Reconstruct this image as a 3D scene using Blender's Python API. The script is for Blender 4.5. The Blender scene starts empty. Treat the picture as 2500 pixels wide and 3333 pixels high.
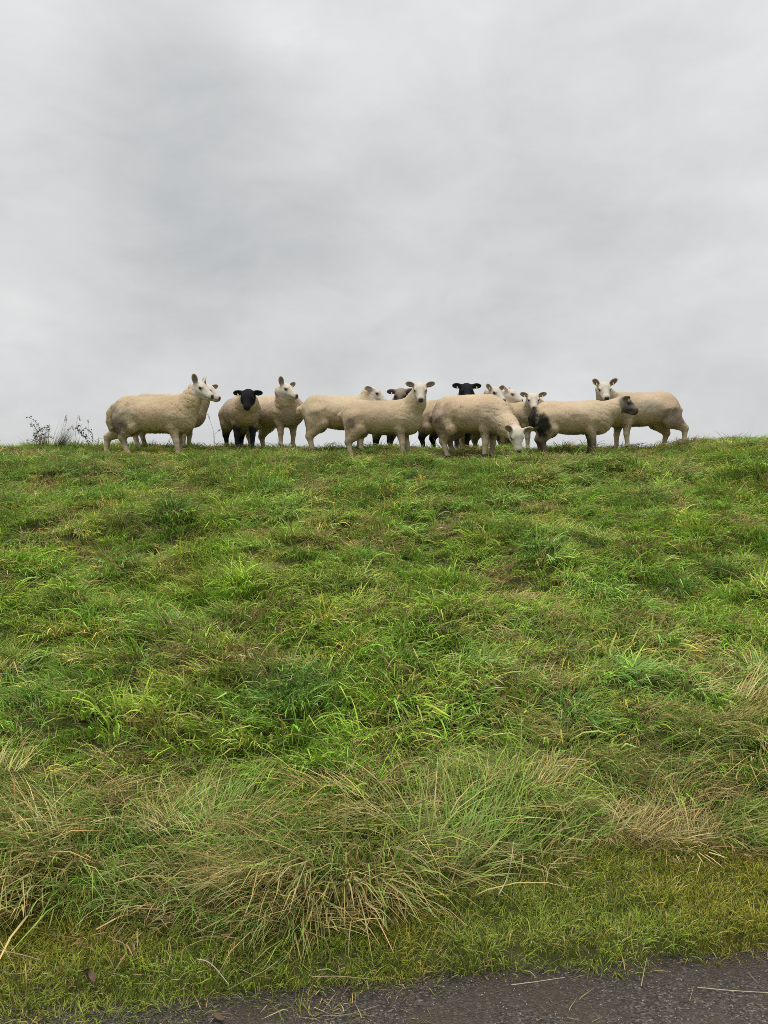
import bpy, math, random
import numpy as np
from mathutils import Vector, Euler

# ------------------------------------------------------------------ camera, sky, sun, exposure
scene = bpy.context.scene
COL = scene.collection
EYE = 1.55                    # eye height above the road
FPX = 2517.0                  # focal length in pixels of the 2500 x 3333 photograph

cam_d = bpy.data.cameras.new('camera')
cam = bpy.data.objects.new('camera', cam_d)
COL.objects.link(cam)
cam.location = (0, 0, EYE)
cam.rotation_euler = (math.radians(90), 0, 0)
cam_d.sensor_fit = 'VERTICAL'
cam_d.sensor_height = 24.0
cam_d.lens = 24.0 * FPX / 3333.0
cam_d.clip_start = 0.05
cam_d.clip_end = 5000
scene.camera = cam

SUN_EL, SUN_AZ = math.radians(74), math.radians(205)      # behind thick cloud, nearly overhead
world = bpy.data.worlds.new('World')
scene.world = world
world.use_nodes = True
wn, wl = world.node_tree.nodes, world.node_tree.links
wn.clear()


def N(tree_nodes, kind, **kw):
    n = tree_nodes.new(kind)
    for k, v in kw.items():
        setattr(n, k, v)
    return n


def wmath(op, a, b=None, c=None):
    n = wn.new('ShaderNodeMath'); n.operation = op
    for i, v in enumerate((a, b, c)):
        if v is None:
            continue
        if isinstance(v, (int, float)):
            n.inputs[i].default_value = v
        else:
            wl.new(v, n.inputs[i])
    return n.outputs[0]


w_out = wn.new('ShaderNodeOutputWorld')
w_bg = wn.new('ShaderNodeBackground')
w_bg.inputs['Strength'].default_value = 0.1
wl.new(w_bg.outputs[0], w_out.inputs[0])
w_sky = N(wn, 'ShaderNodeTexSky', sky_type='NISHITA', sun_disc=False, sun_elevation=SUN_EL, sun_rotation=SUN_AZ)
w_tc = wn.new('ShaderNodeTexCoord')
w_sep = wn.new('ShaderNodeSeparateXYZ')
wl.new(w_tc.outputs['Generated'], w_sep.inputs[0])
zc = wmath('MAXIMUM', w_sep.outputs[2], 0.0)
den = wmath('ADD', zc, 0.95)
w_cmb = wn.new('ShaderNodeCombineXYZ')
wl.new(wmath('DIVIDE', w_sep.outputs[0], den), w_cmb.inputs[0])
wl.new(wmath('DIVIDE', w_sep.outputs[1], den), w_cmb.inputs[1])
wl.new(wmath('MULTIPLY', zc, 1.2), w_cmb.inputs[2])


def wnoise(scale, detail, rough, dist, off):
    m = wn.new('ShaderNodeMapping'); m.inputs['Location'].default_value = off
    wl.new(w_cmb.outputs[0], m.inputs[0])
    n = wn.new('ShaderNodeTexNoise')
    n.inputs['Scale'].default_value = scale; n.inputs['Detail'].default_value = detail
    n.inputs['Roughness'].default_value = rough; n.inputs['Distortion'].default_value = dist
    wl.new(m.outputs[0], n.inputs['Vector'])
    return n.outputs['Fac']


n1 = wnoise(4.2, 3.0, 0.5, 0.35, (3.1, 7.7, 0.4))
n2 = wnoise(9.0, 7.0, 0.6, 0.3, (11.3, 2.9, 5.0))
cloud = wmath('ADD', wmath('MULTIPLY', wmath('SUBTRACT', n1, 0.5), 0.34),
              wmath('MULTIPLY', wmath('SUBTRACT', n2, 0.5), 0.32))


def lobe(px, py, width, amp):
    """a soft thinner or thicker place in the cloud sheet, in a fixed direction of the sky"""
    d = Vector(((px - 1250) / FPX, 1.0, (1666.5 - py) / FPX)).normalized()
    n = wn.new('ShaderNodeVectorMath'); n.operation = 'DOT_PRODUCT'
    wl.new(w_tc.outputs['Generated'], n.inputs[0]); n.inputs[1].default_value = d
    k = 1.0 / (width * width)
    e = wmath('EXPONENT', wmath('MULTIPLY', wmath('SUBTRACT', n.outputs['Value'], 1.0), k))
    return wmath('MULTIPLY', e, amp)


for args in ((80, 120, .09, .17), (400, 330, .17, -.07), (650, 620, .13, -.09), (1050, 300, .10, .06), (1500, 450, .14, .05),
             (2470, 750, .07, .12), (60, 960, .08, .16), (1100, 950, .16, -.06), (1800, 900, .10, -.06), (2000, 1180, .16, .13),
             (250, 1330, .14, .09), (850, 90, .05, .07), (2430, 60, .10, .08), (2150, 330, .10, -.05), (1250, 1320, .14, .09)):
    cloud = wmath('ADD', cloud, lobe(*args))
grad = wmath('ADD', 1.0, wmath('ADD', wmath('MULTIPLY', zc, 0.02), wmath('MULTIPLY', wmath('MULTIPLY', zc, zc), 0.55)))
lum = wmath('MULTIPLY', wmath('ADD', 1.0, cloud), grad)
# thin cloud is whiter, thick cloud is bluer
w_ramp = wn.new('ShaderNodeMix'); w_ramp.data_type = 'RGBA'
wl.new(wmath('MULTIPLY', wmath('ADD', cloud, 0.18), 2.6), w_ramp.inputs['Factor']); w_ramp.clamp_factor = True
w_ramp.inputs[6].default_value = (2.80, 2.90, 2.93, 1)
w_ramp.inputs[7].default_value = (3.10, 3.11, 3.10, 1)
w_sc = wn.new('ShaderNodeVectorMath'); w_sc.operation = 'SCALE'
wl.new(w_ramp.outputs[2], w_sc.inputs[0]); wl.new(lum, w_sc.inputs['Scale'])
w_mix = wn.new('ShaderNodeMix'); w_mix.data_type = 'RGBA'
w_mix.inputs['Factor'].default_value = 0.985           # cloud cover
wl.new(w_sky.outputs[0], w_mix.inputs[6]); wl.new(w_sc.outputs[0], w_mix.inputs[7])
wl.new(w_mix.outputs[2], w_bg.inputs['Color'])

sun_d = bpy.data.lights.new('sun', 'SUN')
sun_d.energy = 1.5
sun_d.angle = math.radians(35)
sun_d.color = (1.0, 0.965, 0.91)
sun = bpy.data.objects.new('sun', sun_d)
COL.objects.link(sun)
sun.rotation_euler = (math.radians(90) - SUN_EL, 0, math.radians(180) - SUN_AZ)

vs = scene.view_settings
vs.view_transform = 'Standard'; vs.look = 'None'; vs.gamma = 1.0; vs.use_curve_mapping = False
vs.exposure = 1.0
scene.render.engine = 'CYCLES'
scene.cycles.max_bounces = 5; scene.cycles.diffuse_bounces = 3; scene.cycles.glossy_bounces = 2
scene.cycles.transmission_bounces = 3; scene.cycles.transparent_max_bounces = 4
scene.cycles.use_denoising = False
scene.cycles.filter_width = 0.9
scene.cycles.sample_clamp_indirect = 4.0

rng = np.random.default_rng(7)
random.seed(7)


# ------------------------------------------------------------------ helpers
def at(px, py, d):
    """world point that the photograph shows at pixel (px, py), d metres ahead"""
    return np.array(((px - 1250) / FPX * d, d, EYE + (1666.5 - py) / FPX * d))


def tag(o, label=None, cat=None, group=None, kind=None):
    if label: o['label'] = label
    if cat: o['category'] = cat
    if group: o['group'] = group
    if kind: o['kind'] = kind
    return o


def empty(name, loc=(0, 0, 0), rz=0.0):
    o = bpy.data.objects.new(name, None)
    o.empty_display_size = 0.1
    o.location = loc; o.rotation_euler = (0, 0, rz)
    COL.objects.link(o)
    return o


def mesh_data(name, verts, faces, mat=None, col=None, smooth=True):
    me = bpy.data.meshes.new(name)
    verts = np.asarray(verts, dtype=np.float64)
    if isinstance(faces, np.ndarray):
        nf, k = faces.shape
        me.vertices.add(len(verts)); me.vertices.foreach_set('co', verts.astype(np.float32).ravel())
        me.loops.add(nf * k); me.loops.foreach_set('vertex_index', faces.astype(np.int32).ravel())
        me.polygons.add(nf)
        me.polygons.foreach_set('loop_start', np.arange(0, nf * k, k, dtype=np.int32))
        me.update(calc_edges=True)
    else:
        me.from_pydata([tuple(v) for v in verts], [], faces)
    me.validate()
    if smooth:
        me.polygons.foreach_set('use_smooth', np.ones(len(me.polygons), dtype=bool))
    if col is not None:
        a = me.color_attributes.new('Col', 'FLOAT_COLOR', 'POINT')
        c = np.ones((len(verts), 4), dtype=np.float32); col = np.asarray(col); c[:, :col.shape[-1]] = col
        a.data.foreach_set('color', c.ravel())
    if mat: me.materials.append(mat)
    return me


def mesh_obj(name, verts, faces, mat=None, parent=None, col=None, smooth=True):
    o = bpy.data.objects.new(name, mesh_data(name, verts, faces, mat, col, smooth))
    COL.objects.link(o)
    if parent is not None: o.parent = parent
    return o


def tube(path, radii, sides=5):
    """verts, faces of a tapered tube along a path"""
    path = np.asarray(path, float); n = len(path)
    radii = np.broadcast_to(np.asarray(radii, float), (n,))
    V, F = [], []
    for i in range(n):
        t = path[min(i + 1, n - 1)] - path[max(i - 1, 0)]
        t /= np.linalg.norm(t) + 1e-9
        a = np.cross(t, (0.31, 0.77, 0.55)); a /= np.linalg.norm(a) + 1e-9
        b = np.cross(t, a)
        for k in range(sides):
            q = 2 * math.pi * k / sides
            V.append(path[i] + radii[i] * (math.cos(q) * a + math.sin(q) * b))
    for i in range(n - 1):
        for k in range(sides):
            k2 = (k + 1) % sides
            F.append((i * sides + k, i * sides + k2, (i + 1) * sides + k2, (i + 1) * sides + k))
    F.append(tuple(range(sides - 1, -1, -1)))
    F.append(tuple((n - 1) * sides + k for k in range(sides)))
    return V, F


def join_parts(parts):
    V, F = [], []
    for v, f in parts:
        o = len(V); V.extend(v); F.extend([tuple(i + o for i in q) for q in f])
    return V, F


_lat = np.random.default_rng(99).random((64, 64, 64)).astype(np.float32)


def vnoise(p):
    """smooth value noise in 0..1 at points p (n, 3)"""
    p = np.asarray(p, np.float32); i = np.floor(p).astype(np.int32); f = p - i
    f = f * f * (3 - 2 * f); i &= 63; j = (i + 1) & 63
    x0, y0, z0 = i[..., 0], i[..., 1], i[..., 2]; x1, y1, z1 = j[..., 0], j[..., 1], j[..., 2]
    fx, fy, fz = f[..., 0], f[..., 1], f[..., 2]
    a = _lat[x0, y0, z0] * (1 - fx) + _lat[x1, y0, z0] * fx
    b = _lat[x0, y1, z0] * (1 - fx) + _lat[x1, y1, z0] * fx
    c = _lat[x0, y0, z1] * (1 - fx) + _lat[x1, y0, z1] * fx
    d = _lat[x0, y1, z1] * (1 - fx) + _lat[x1, y1, z1] * fx
    return (a * (1 - fy) + b * fy) * (1 - fz) + (c * (1 - fy) + d * fy) * fz


def n2d(x, y, s, seed=0.0, octv=2):
    r = 0; a = 1.0; t = 0
    for k in range(octv):
        r = r + a * vnoise(np.stack([x * s + seed * 3.1 + k * 7.3, y * s + seed * 1.7 + k * 3.9,
                                     np.full_like(x, seed + 0.37)], -1))
        t += a; a *= 0.5; s *= 2.1
    return r / t


def sstep(e0, e1, x):
    t = np.clip((x - e0) / (e1 - e0), 0, 1)
    return t * t * (3 - 2 * t)


# ------------------------------------------------------------------ materials
def new_mat(name):
    m = bpy.data.materials.new(name); m.use_nodes = True
    nt = m.node_tree; b = nt.nodes['Principled BSDF']
    return m, nt, b


def plain_mat(name, rgb, rough=0.6, spec=0.3, vary=0.15, scale=40.0, bump=0.0):
    m, nt, b = new_mat(name)
    tc = nt.nodes.new('ShaderNodeTexCoord')
    n = nt.nodes.new('ShaderNodeTexNoise'); n.inputs['Scale'].default_value = scale; n.inputs['Detail'].default_value = 3
    nt.links.new(tc.outputs['Object'], n.inputs['Vector'])
    mx = nt.nodes.new('ShaderNodeMix'); mx.data_type = 'RGBA'
    mx.inputs[6].default_value = (*[c * (1 - vary) for c in rgb], 1)
    mx.inputs[7].default_value = (*[min(1, c * (1 + vary)) for c in rgb], 1)
    nt.links.new(n.outputs['Fac'], mx.inputs['Factor'])
    nt.links.new(mx.outputs[2], b.inputs['Base Color'])
    b.inputs['Roughness'].default_value = rough
    b.inputs['Specular IOR Level'].default_value = spec
    if bump:
        bp = nt.nodes.new('ShaderNodeBump'); bp.inputs['Strength'].default_value = bump; bp.inputs['Distance'].default_value = 0.004
        nt.links.new(n.outputs['Fac'], bp.inputs['Height']); nt.links.new(bp.outputs[0], b.inputs['Normal'])
    return m


def blade_mat(name, rough=0.6, spec=0.14, transl=0.24, instanced=True):
    """grass blades: colour of the blade times the tint of its tuft, light passing through"""
    m, nt, b = new_mat(name)
    a = N(nt.nodes, 'ShaderNodeAttribute', attribute_name='Col')
    src = a.outputs['Color']
    if instanced:                                        # alpha of Col: 1 = a dead, straw-coloured blade
        t = N(nt.nodes, 'ShaderNodeAttribute', attribute_name='tint', attribute_type='INSTANCER')
        dm = nt.nodes.new('ShaderNodeMix'); dm.data_type = 'RGBA'
        dm.inputs[7].default_value = (0.50, 0.42, 0.175, 1)
        nt.links.new(a.outputs['Alpha'], dm.inputs['Factor']); nt.links.new(t.outputs['Color'], dm.inputs[6])
        mu = nt.nodes.new('ShaderNodeMix'); mu.data_type = 'RGBA'; mu.blend_type = 'MULTIPLY'
        mu.inputs['Factor'].default_value = 1.0
        nt.links.new(a.outputs['Color'], mu.inputs[6]); nt.links.new(dm.outputs[2], mu.inputs[7])
        src = mu.outputs[2]
    nt.links.new(src, b.inputs['Base Color'])
    b.inputs['Roughness'].default_value = rough; b.inputs['Specular IOR Level'].default_value = spec
    tr = nt.nodes.new('ShaderNodeBsdfTranslucent'); nt.links.new(src, tr.inputs['Color'])
    ms = nt.nodes.new('ShaderNodeMixShader'); ms.inputs[0].default_value = transl
    nt.links.new(b.outputs[0], ms.inputs[1]); nt.links.new(tr.outputs[0], ms.inputs[2])
    nt.links.new(ms.outputs[0], nt.nodes['Material Output'].inputs['Surface'])
    return m


def ground_mat():
    m, nt, b = new_mat('turf_soil')
    tc = nt.nodes.new('ShaderNodeTexCoord')
    n = nt.nodes.new('ShaderNodeTexNoise'); n.inputs['Scale'].default_value = 9; n.inputs['Detail'].default_value = 8
    n.inputs['Roughness'].default_value = 0.65
    n2 = nt.nodes.new('ShaderNodeTexNoise'); n2.inputs['Scale'].default_value = 1.1; n2.inputs['Detail'].default_value = 4
    for q in (n, n2): nt.links.new(tc.outputs['Object'], q.inputs['Vector'])
    r = nt.nodes.new('ShaderNodeValToRGB')
    r.color_ramp.elements[0].position = 0.32; r.color_ramp.elements[0].color = (0.030, 0.026, 0.012, 1)
    r.color_ramp.elements[1].position = 0.72; r.color_ramp.elements[1].color = (0.095, 0.080, 0.036, 1)
    e = r.color_ramp.elements.new(0.5); e.color = (0.055, 0.048, 0.022, 1)
    nt.links.new(n.outputs['Fac'], r.inputs[0])
    mx = nt.nodes.new('ShaderNodeMix'); mx.data_type = 'RGBA'
    mx.inputs[7].default_value = (0.050, 0.056, 0.018, 1)
    nt.links.new(n2.outputs['Fac'], mx.inputs['Factor']); nt.links.new(r.outputs[0], mx.inputs[6])
    nt.links.new(mx.outputs[2], b.inputs['Base Color'])
    b.inputs['Roughness'].default_value = 0.95; b.inputs['Specular IOR Level'].default_value = 0.1
    bp = nt.nodes.new('ShaderNodeBump'); bp.inputs['Strength'].default_value = 0.6; bp.inputs['Distance'].default_value = 0.03
    nt.links.new(n.outputs['Fac'], bp.inputs['Height']); nt.links.new(bp.outputs[0], b.inputs['Normal'])
    return m


def asphalt_mat():
    m, nt, b = new_mat('asphalt')
    L = nt.links
    tc = nt.nodes.new('ShaderNodeTexCoord')
    vo = nt.nodes.new('ShaderNodeTexVoronoi'); vo.inputs['Scale'].default_value = 150
    vo2 = nt.nodes.new('ShaderNodeTexVoronoi'); vo2.inputs['Scale'].default_value = 210
    n = nt.nodes.new('ShaderNodeTexNoise'); n.inputs['Scale'].default_value = 3.5; n.inputs['Detail'].default_value = 6
    nf = nt.nodes.new('ShaderNodeTexNoise'); nf.inputs['Scale'].default_value = 260; nf.inputs['Detail'].default_value = 2
    for q in (vo, vo2, n, nf): L.new(tc.outputs['Object'], q.inputs['Vector'])
    # binder and stones: each cell its own grey
    sp = nt.nodes.new('ShaderNodeSeparateColor'); L.new(vo.outputs['Color'], sp.inputs[0])
    r = nt.nodes.new('ShaderNodeValToRGB')
    cr = r.color_ramp
    cr.elements[0].position = 0.0; cr.elements[0].color = (0.033, 0.028, 0.025, 1)
    cr.elements[1].position = 1.0; cr.elements[1].color = (0.24, 0.21, 0.18, 1)
    for p, c in ((0.45, (0.066, 0.055, 0.047)), (0.80, (0.100, 0.084, 0.071)), (0.955, (0.15, 0.130, 0.110))):
        e = cr.elements.new(p); e.color = (*c, 1)
    L.new(sp.outputs[0], r.inputs[0])
    soil = nt.nodes.new('ShaderNodeMix'); soil.data_type = 'RGBA'
    soil.inputs[7].default_value = (0.080, 0.061, 0.046, 1)
    rr = nt.nodes.new('ShaderNodeValToRGB'); rr.color_ramp.elements[0].position = 0.44; rr.color_ramp.elements[1].position = 0.62
    rr.color_ramp.elements[1].color = (0.75, 0.75, 0.75, 1)
    L.new(n.outputs['Fac'], rr.inputs[0]); L.new(rr.outputs[0], soil.inputs['Factor'])
    L.new(r.outputs[0], soil.inputs[6]); L.new(soil.outputs[2], b.inputs['Base Color'])
    b.inputs['Roughness'].default_value = 0.78; b.inputs['Specular IOR Level'].default_value = 0.22
    ad = nt.nodes.new('ShaderNodeMath'); ad.operation = 'ADD'
    L.new(vo.outputs['Distance'], ad.inputs[0]); L.new(nf.outputs['Fac'], ad.inputs[1])
    bp = nt.nodes.new('ShaderNodeBump'); bp.invert = True
    bp.inputs['Strength'].default_value = 0.9; bp.inputs['Distance'].default_value = 0.006
    L.new(ad.outputs[0], bp.inputs['Height']); L.new(bp.outputs[0], b.inputs['Normal'])
    return m


def coat_mat(name, rough=0.95, bump=0.5, scale=55.0, spec=0.1):
    """sheep: colour per vertex, fine mottling, relief of the coat"""
    m, nt, b = new_mat(name); L = nt.links
    a = N(nt.nodes, 'ShaderNodeAttribute', attribute_name='Col')
    tc = nt.nodes.new('ShaderNodeTexCoord')
    n = nt.nodes.new('ShaderNodeTexNoise'); n.inputs['Scale'].default_value = scale; n.inputs['Detail'].default_value = 5
    n.inputs['Roughness'].default_value = 0.6
    L.new(tc.outputs['Object'], n.inputs['Vector'])
    r = nt.nodes.new('ShaderNodeMapRange'); r.inputs['From Min'].default_value = 0.25; r.inputs['From Max'].default_value = 0.75
    r.inputs['To Min'].default_value = 0.88; r.inputs['To Max'].default_value = 1.10
    L.new(n.outputs['Fac'], r.inputs['Value'])
    v = nt.nodes.new('ShaderNodeVectorMath'); v.operation = 'SCALE'
    L.new(a.outputs['Color'], v.inputs[0]); L.new(r.outputs[0], v.inputs['Scale'])
    L.new(v.outputs[0], b.inputs['Base Color'])
    b.inputs['Roughness'].default_value = rough; b.inputs['Specular IOR Level'].default_value = spec
    bp = nt.nodes.new('ShaderNodeBump'); bp.inputs['Strength'].default_value = bump; bp.inputs['Distance'].default_value = 0.012
    L.new(n.outputs['Fac'], bp.inputs['Height']); L.new(bp.outputs[0], b.inputs['Normal'])
    return m


M_GROUND = ground_mat()
M_ROAD = asphalt_mat()
M_BLADE = blade_mat('grass_blade')
M_STRAWB = blade_mat('dead_grass', rough=0.8, spec=0.08, transl=0.2)
M_LOOSE = blade_mat('dry_stalk', rough=0.7, spec=0.2, transl=0.15, instanced=False)
M_COAT = coat_mat('sheep_coat', bump=0.18)
M_LOCK = coat_mat('wool_lock', bump=0.0, scale=30.0)
M_EYE = plain_mat('eye_dark', (0.012, 0.009, 0.007), rough=0.12, spec=0.5)
M_TAGY = plain_mat('tag_yellow', (0.72, 0.62, 0.22), rough=0.4)
M_GRIT = plain_mat('pale_grit', (0.42, 0.39, 0.34), rough=0.7, vary=0.4, scale=6)


# ------------------------------------------------------------------ terrain
def road_edge(x):
    return 2.575 + 0.126 * 6.0 * np.tanh(x / 6.0)


_TX = np.array([-60, -4.0, -1.36, -0.95, -0.55, -0.20, 0.10, 0.58, 1.53, 4.0, 60])
_TY = np.array([2.75, 2.80, 2.93, 2.78, 2.70, 2.76, 2.98, 3.20, 3.36, 3.55, 3.6])


def toe(x):
    """where the mown verge ends and the rank grass begins"""
    return np.interp(x, _TX, _TY)


CREST = 9.25
TOP = 2.208
tr = np.random.default_rng(21)
_ts = []
for _ in range(9000):                      # tussock centres on the slope, kept apart
    p = (tr.uniform(-9, 9), tr.uniform(4.0, 12.2))
    if abs(p[0]) > 0.62 * p[1] + 1.6:
        continue
    r = tr.uniform(0.10, 0.31)
    if all((p[0] - q[0]) ** 2 + (p[1] - q[1]) ** 2 > (0.75 * (r + q[2]) + 0.06) ** 2 for q in _ts):
        _ts.append((p[0], p[1], r, tr.uniform(0.35, 1.0), tr.random()))
TS = np.array(_ts)


def near_tussock(x, y):
    """influence 0..1, offset from its centre, and index of the strongest tussock at each point"""
    w = np.zeros(len(x)); idx = np.zeros(len(x), int)
    for s in range(0, len(x), 8000):
        dx = x[s:s + 8000, None] - TS[None, :, 0]; dy = y[s:s + 8000, None] - TS[None, :, 1]
        q = np.exp(-(dx * dx + dy * dy) / (TS[None, :, 2] ** 2)) * TS[None, :, 3]
        idx[s:s + 8000] = q.argmax(1); w[s:s + 8000] = q.max(1)
    return w, idx


def base_height(x, y):
    e, t = road_edge(x), toe(x)
    slope_toe = 3.30 + 0.10 * 6 * np.tanh(x / 6.0)
    line = 0.10 + (y - slope_toe) * (TOP - 0.10) / (CREST - slope_toe)
    top = TOP + 0.165 * sstep(CREST + 0.15, CREST + 1.15, y) - 0.02 * np.clip(y - CREST - 1.2, 0, 5)
    back = TOP + 1.55 - (y - 10.8) * 0.36
    k = 0.22
    h = np.clip(k - np.abs(line - top), 0, None) / k
    z = np.minimum(line, top) - h * h * k / 4
    h = np.clip(0.8 - np.abs(z - back), 0, None) / 0.8
    z = np.minimum(z, back) - h * h * 0.2
    z = np.maximum(z, np.where(y > 12, -0.03, -10))
    low = -0.06 + 0.085 * sstep(e - 0.06, e + 0.10, y) + 0.05 * sstep(e + 0.1, t + 0.4, y)
    h = np.clip(0.18 - np.abs(z - low), 0, None) / 0.18
    z = np.maximum(z, low) + h * h * 0.18 / 4 * sstep(e, e + 0.4, y)
    # lift of the crest towards the right
    z = z + 0.17 * sstep(3.45, 4.1, x) * sstep(6.5, 9.0, y) * (0.35 + 0.65 * sstep(10.5, 9.7, y)) * sstep(15, 11, y)
    z = z + 0.03 * sstep(-2.4, -3.2, x) * sstep(8, 9.2, y) * sstep(15, 11, y)
    on = sstep(e + 0.5, e + 1.6, y) * sstep(40, 16, np.abs(x)) * sstep(30, 14, y)
    calm = 1 - 0.62 * sstep(8.7, 9.4, y)
    z = z + on * calm * ((n2d(x, y, 0.9, 1.0) - 0.5) * 0.16 + (n2d(x, y, 2.4, 2.0, 1) - 0.5) * 0.15 + (n2d(x, y, 5.2, 2.5, 1) - 0.5) * 0.07
                      + (n2d(x * 0.38, y, 2.1, 2.8, 2) - 0.5) * 0.20)
    return z


def height(x, y):
    x = np.atleast_1d(np.asarray(x, float)); y = np.atleast_1d(np.asarray(y, float))
    shp = x.shape; x = x.ravel(); y = y.ravel()
    z = base_height(x, y)
    inside = (np.abs(x) < 11) & (y > 3.4) & (y < 13)
    if inside.any():
        w, _ = near_tussock(x[inside], y[inside])
        calm = 1 - 0.6 * sstep(8.7, 9.4, y[inside])
        z[inside] += 0.09 * w * calm
    return z.reshape(shp)


def h1(x, y):
    return float(height([x], [y])[0])


def axis(dense0, dense1, step, lo, hi):
    a = list(np.arange(dense0, dense1 + 1e-6, step))
    s = step; v = a[-1]
    while v < hi:
        s = min(s * 1.22, 60); v += s; a.append(v)
    s = step; v = a[0]; b = []
    while v > lo:
        s = min(s * 1.22, 60); v -= s; b.append(v)
    return np.array(b[::-1] + a)


gx = axis(-7.0, 7.0, 0.06, -500, 500)
gy = axis(2.2, 11.0, 0.05, -400, 900)
GX, GY = np.meshgrid(gx, gy)
GZ = height(GX, GY)
nx, ny = len(gx), len(gy)
ii = (np.arange(ny - 1)[:, None] * nx + np.arange(nx - 1)[None, :]).ravel()
gf = np.stack([ii, ii + 1, ii + 1 + nx, ii + nx], 1)
ground = mesh_obj('ground', np.stack([GX.ravel(), GY.ravel(), GZ.ravel()], 1), gf, M_GROUND)
tag(ground, 'grassy soil of the dike rising from the road to the crest', 'ground', kind='structure')

# road: a slab with a crumbling edge
rx = np.concatenate([np.arange(-300, -4, 6.0), np.arange(-4, 4, 0.03), np.arange(4, 300, 6.0)])
re = road_edge(rx) + (n2d(rx, rx * 0, 3.0, 5.0, 3) - 0.5) * 0.16
rr_ = np.linspace(0, 1, 7)
V = []; F = []
for k, t in enumerate(rr_):
    for x, e in zip(rx, re):
        V.append((x, e + (-3.4 - e) * t ** 1.5, 0.0 + 0.02 * math.sin(math.pi * t) - (0.008 if k == 0 else 0)))
n_ = len(rx)
for k in range(6):
    for i in range(n_ - 1):
        a = k * n_ + i; F.append((a, a + n_, a + n_ + 1, a + 1))
o0 = len(V)
for x, e in zip(rx, re): V.append((x, e + 0.015, -0.09))
for i in range(n_ - 1): F.append((i, i + 1, o0 + i + 1, o0 + i))
for x in rx: V.append((x, -3.42, -0.09))
o1 = o0 + n_
for i in range(n_ - 1):
    a = 6 * n_ + i; F.append((a, o1 + i, o1 + i + 1, a + 1))
road = mesh_obj('road', V, F, M_ROAD)
tag(road, 'dark damp asphalt road with pale stone specks and a ragged grass edge', 'road', kind='structure')


# ------------------------------------------------------------------ grass
def tuft_mesh(name, n, R, L, lean, comb, curl, width, straw, seed, mat, radial=1.0, spread=0.55, kinked=0.22, zmin=0.004, K=5):
    """one tuft of n tapering blades; comb pulls them towards +x"""
    g = np.random.default_rng(seed)
    rad = R * np.sqrt(g.random(n)); a0 = g.random(n) * 2 * math.pi
    bx, by = rad * np.cos(a0), rad * np.sin(a0)
    hx = radial * np.cos(a0) * (0.35 + rad / R) + g.normal(0, spread, n) + comb
    hy = radial * np.sin(a0) * (0.35 + rad / R) + g.normal(0, spread, n)
    hn = np.hypot(hx, hy) + 1e-6; hx /= hn; hy /= hn
    ln = L[0] + (L[1] - L[0]) * g.random(n) ** 1.4
    th0 = np.abs(g.normal(lean, 0.22, n)); cu = np.abs(g.normal(curl, 0.45, n))
    w = width * g.uniform(0.65, 1.25, n)
    roll = g.normal(0, 0.7, n)
    wd = np.stack([-hy * np.cos(roll), hx * np.cos(roll), np.sin(roll)], 1)
    P = np.stack([bx, by, np.full(n, -0.035)], 1)
    V = []; prof = [1.0, 0.95, 0.8, 0.5, 0.06] if K == 5 else [1.0, 0.85, 0.55, 0.06]
    pts = [P.copy()]
    kink = (g.random(n) < kinked) * g.uniform(0.6, 1.7, n); kt = g.uniform(0.3, 0.8, n)
    for k in range(1, K):
        t = (k - 0.5) / (K - 1)
        th = th0 + cu * t ** 1.25 + kink * (t > kt)
        st = (ln / (K - 1))[:, None]
        P = P + st * np.stack([np.sin(th) * hx, np.sin(th) * hy, np.cos(th)], 1)
        P[:, 2] = np.maximum(P[:, 2], zmin + 0.004 * g.random(n))
        pts.append(P.copy())
    for k in range(K):
        V.append(pts[k] - wd * (w * prof[k] * 0.5)[:, None]); V.append(pts[k] + wd * (w * prof[k] * 0.5)[:, None])
    V = np.stack(V, 1)                                   # n, 2K, 3
    idx = np.arange(n)[:, None] * (2 * K)
    F = np.concatenate([np.stack([idx[:, 0] + 2 * k, idx[:, 0] + 2 * k + 1, idx[:, 0] + 2 * k + 3, idx[:, 0] + 2 * k + 2], 1)
                        for k in range(K - 1)], 0)
    br = g.uniform(0.58, 1.38, n)[:, None] * np.stack([g.uniform(0.85, 1.2, n), np.ones(n), g.uniform(0.8, 1.2, n)], 1)
    dead = g.random(n) < straw
    br[dead] = g.uniform(0.45, 1.15, dead.sum())[:, None] * np.array([1.0, 1.0, 1.0])
    C = np.repeat(br[:, None, :], 2 * K, 1)
    tip = (g.random(n) < 0.35)[:, None] & (np.arange(2 * K) >= 2 * K - 4)[None, :]
    C[tip] *= np.array([1.35, 1.12, 1.05])
    C = np.concatenate([C, np.repeat(dead[:, None, None].astype(float), 2 * K, 1)], 2)
    return mesh_data(name, V.reshape(-1, 3), F, mat, C.reshape(-1, 4))


def tuft_set(cname, count, **kw):
    c = bpy.data.collections.new(cname)
    s0 = kw.pop('seed')
    for k in range(count):
        me = tuft_mesh(cname + '_tuft', seed=s0 + k, **kw)
        c.objects.link(bpy.data.objects.new(cname + '_tuft.%03d' % k, me))
    return c, count


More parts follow.
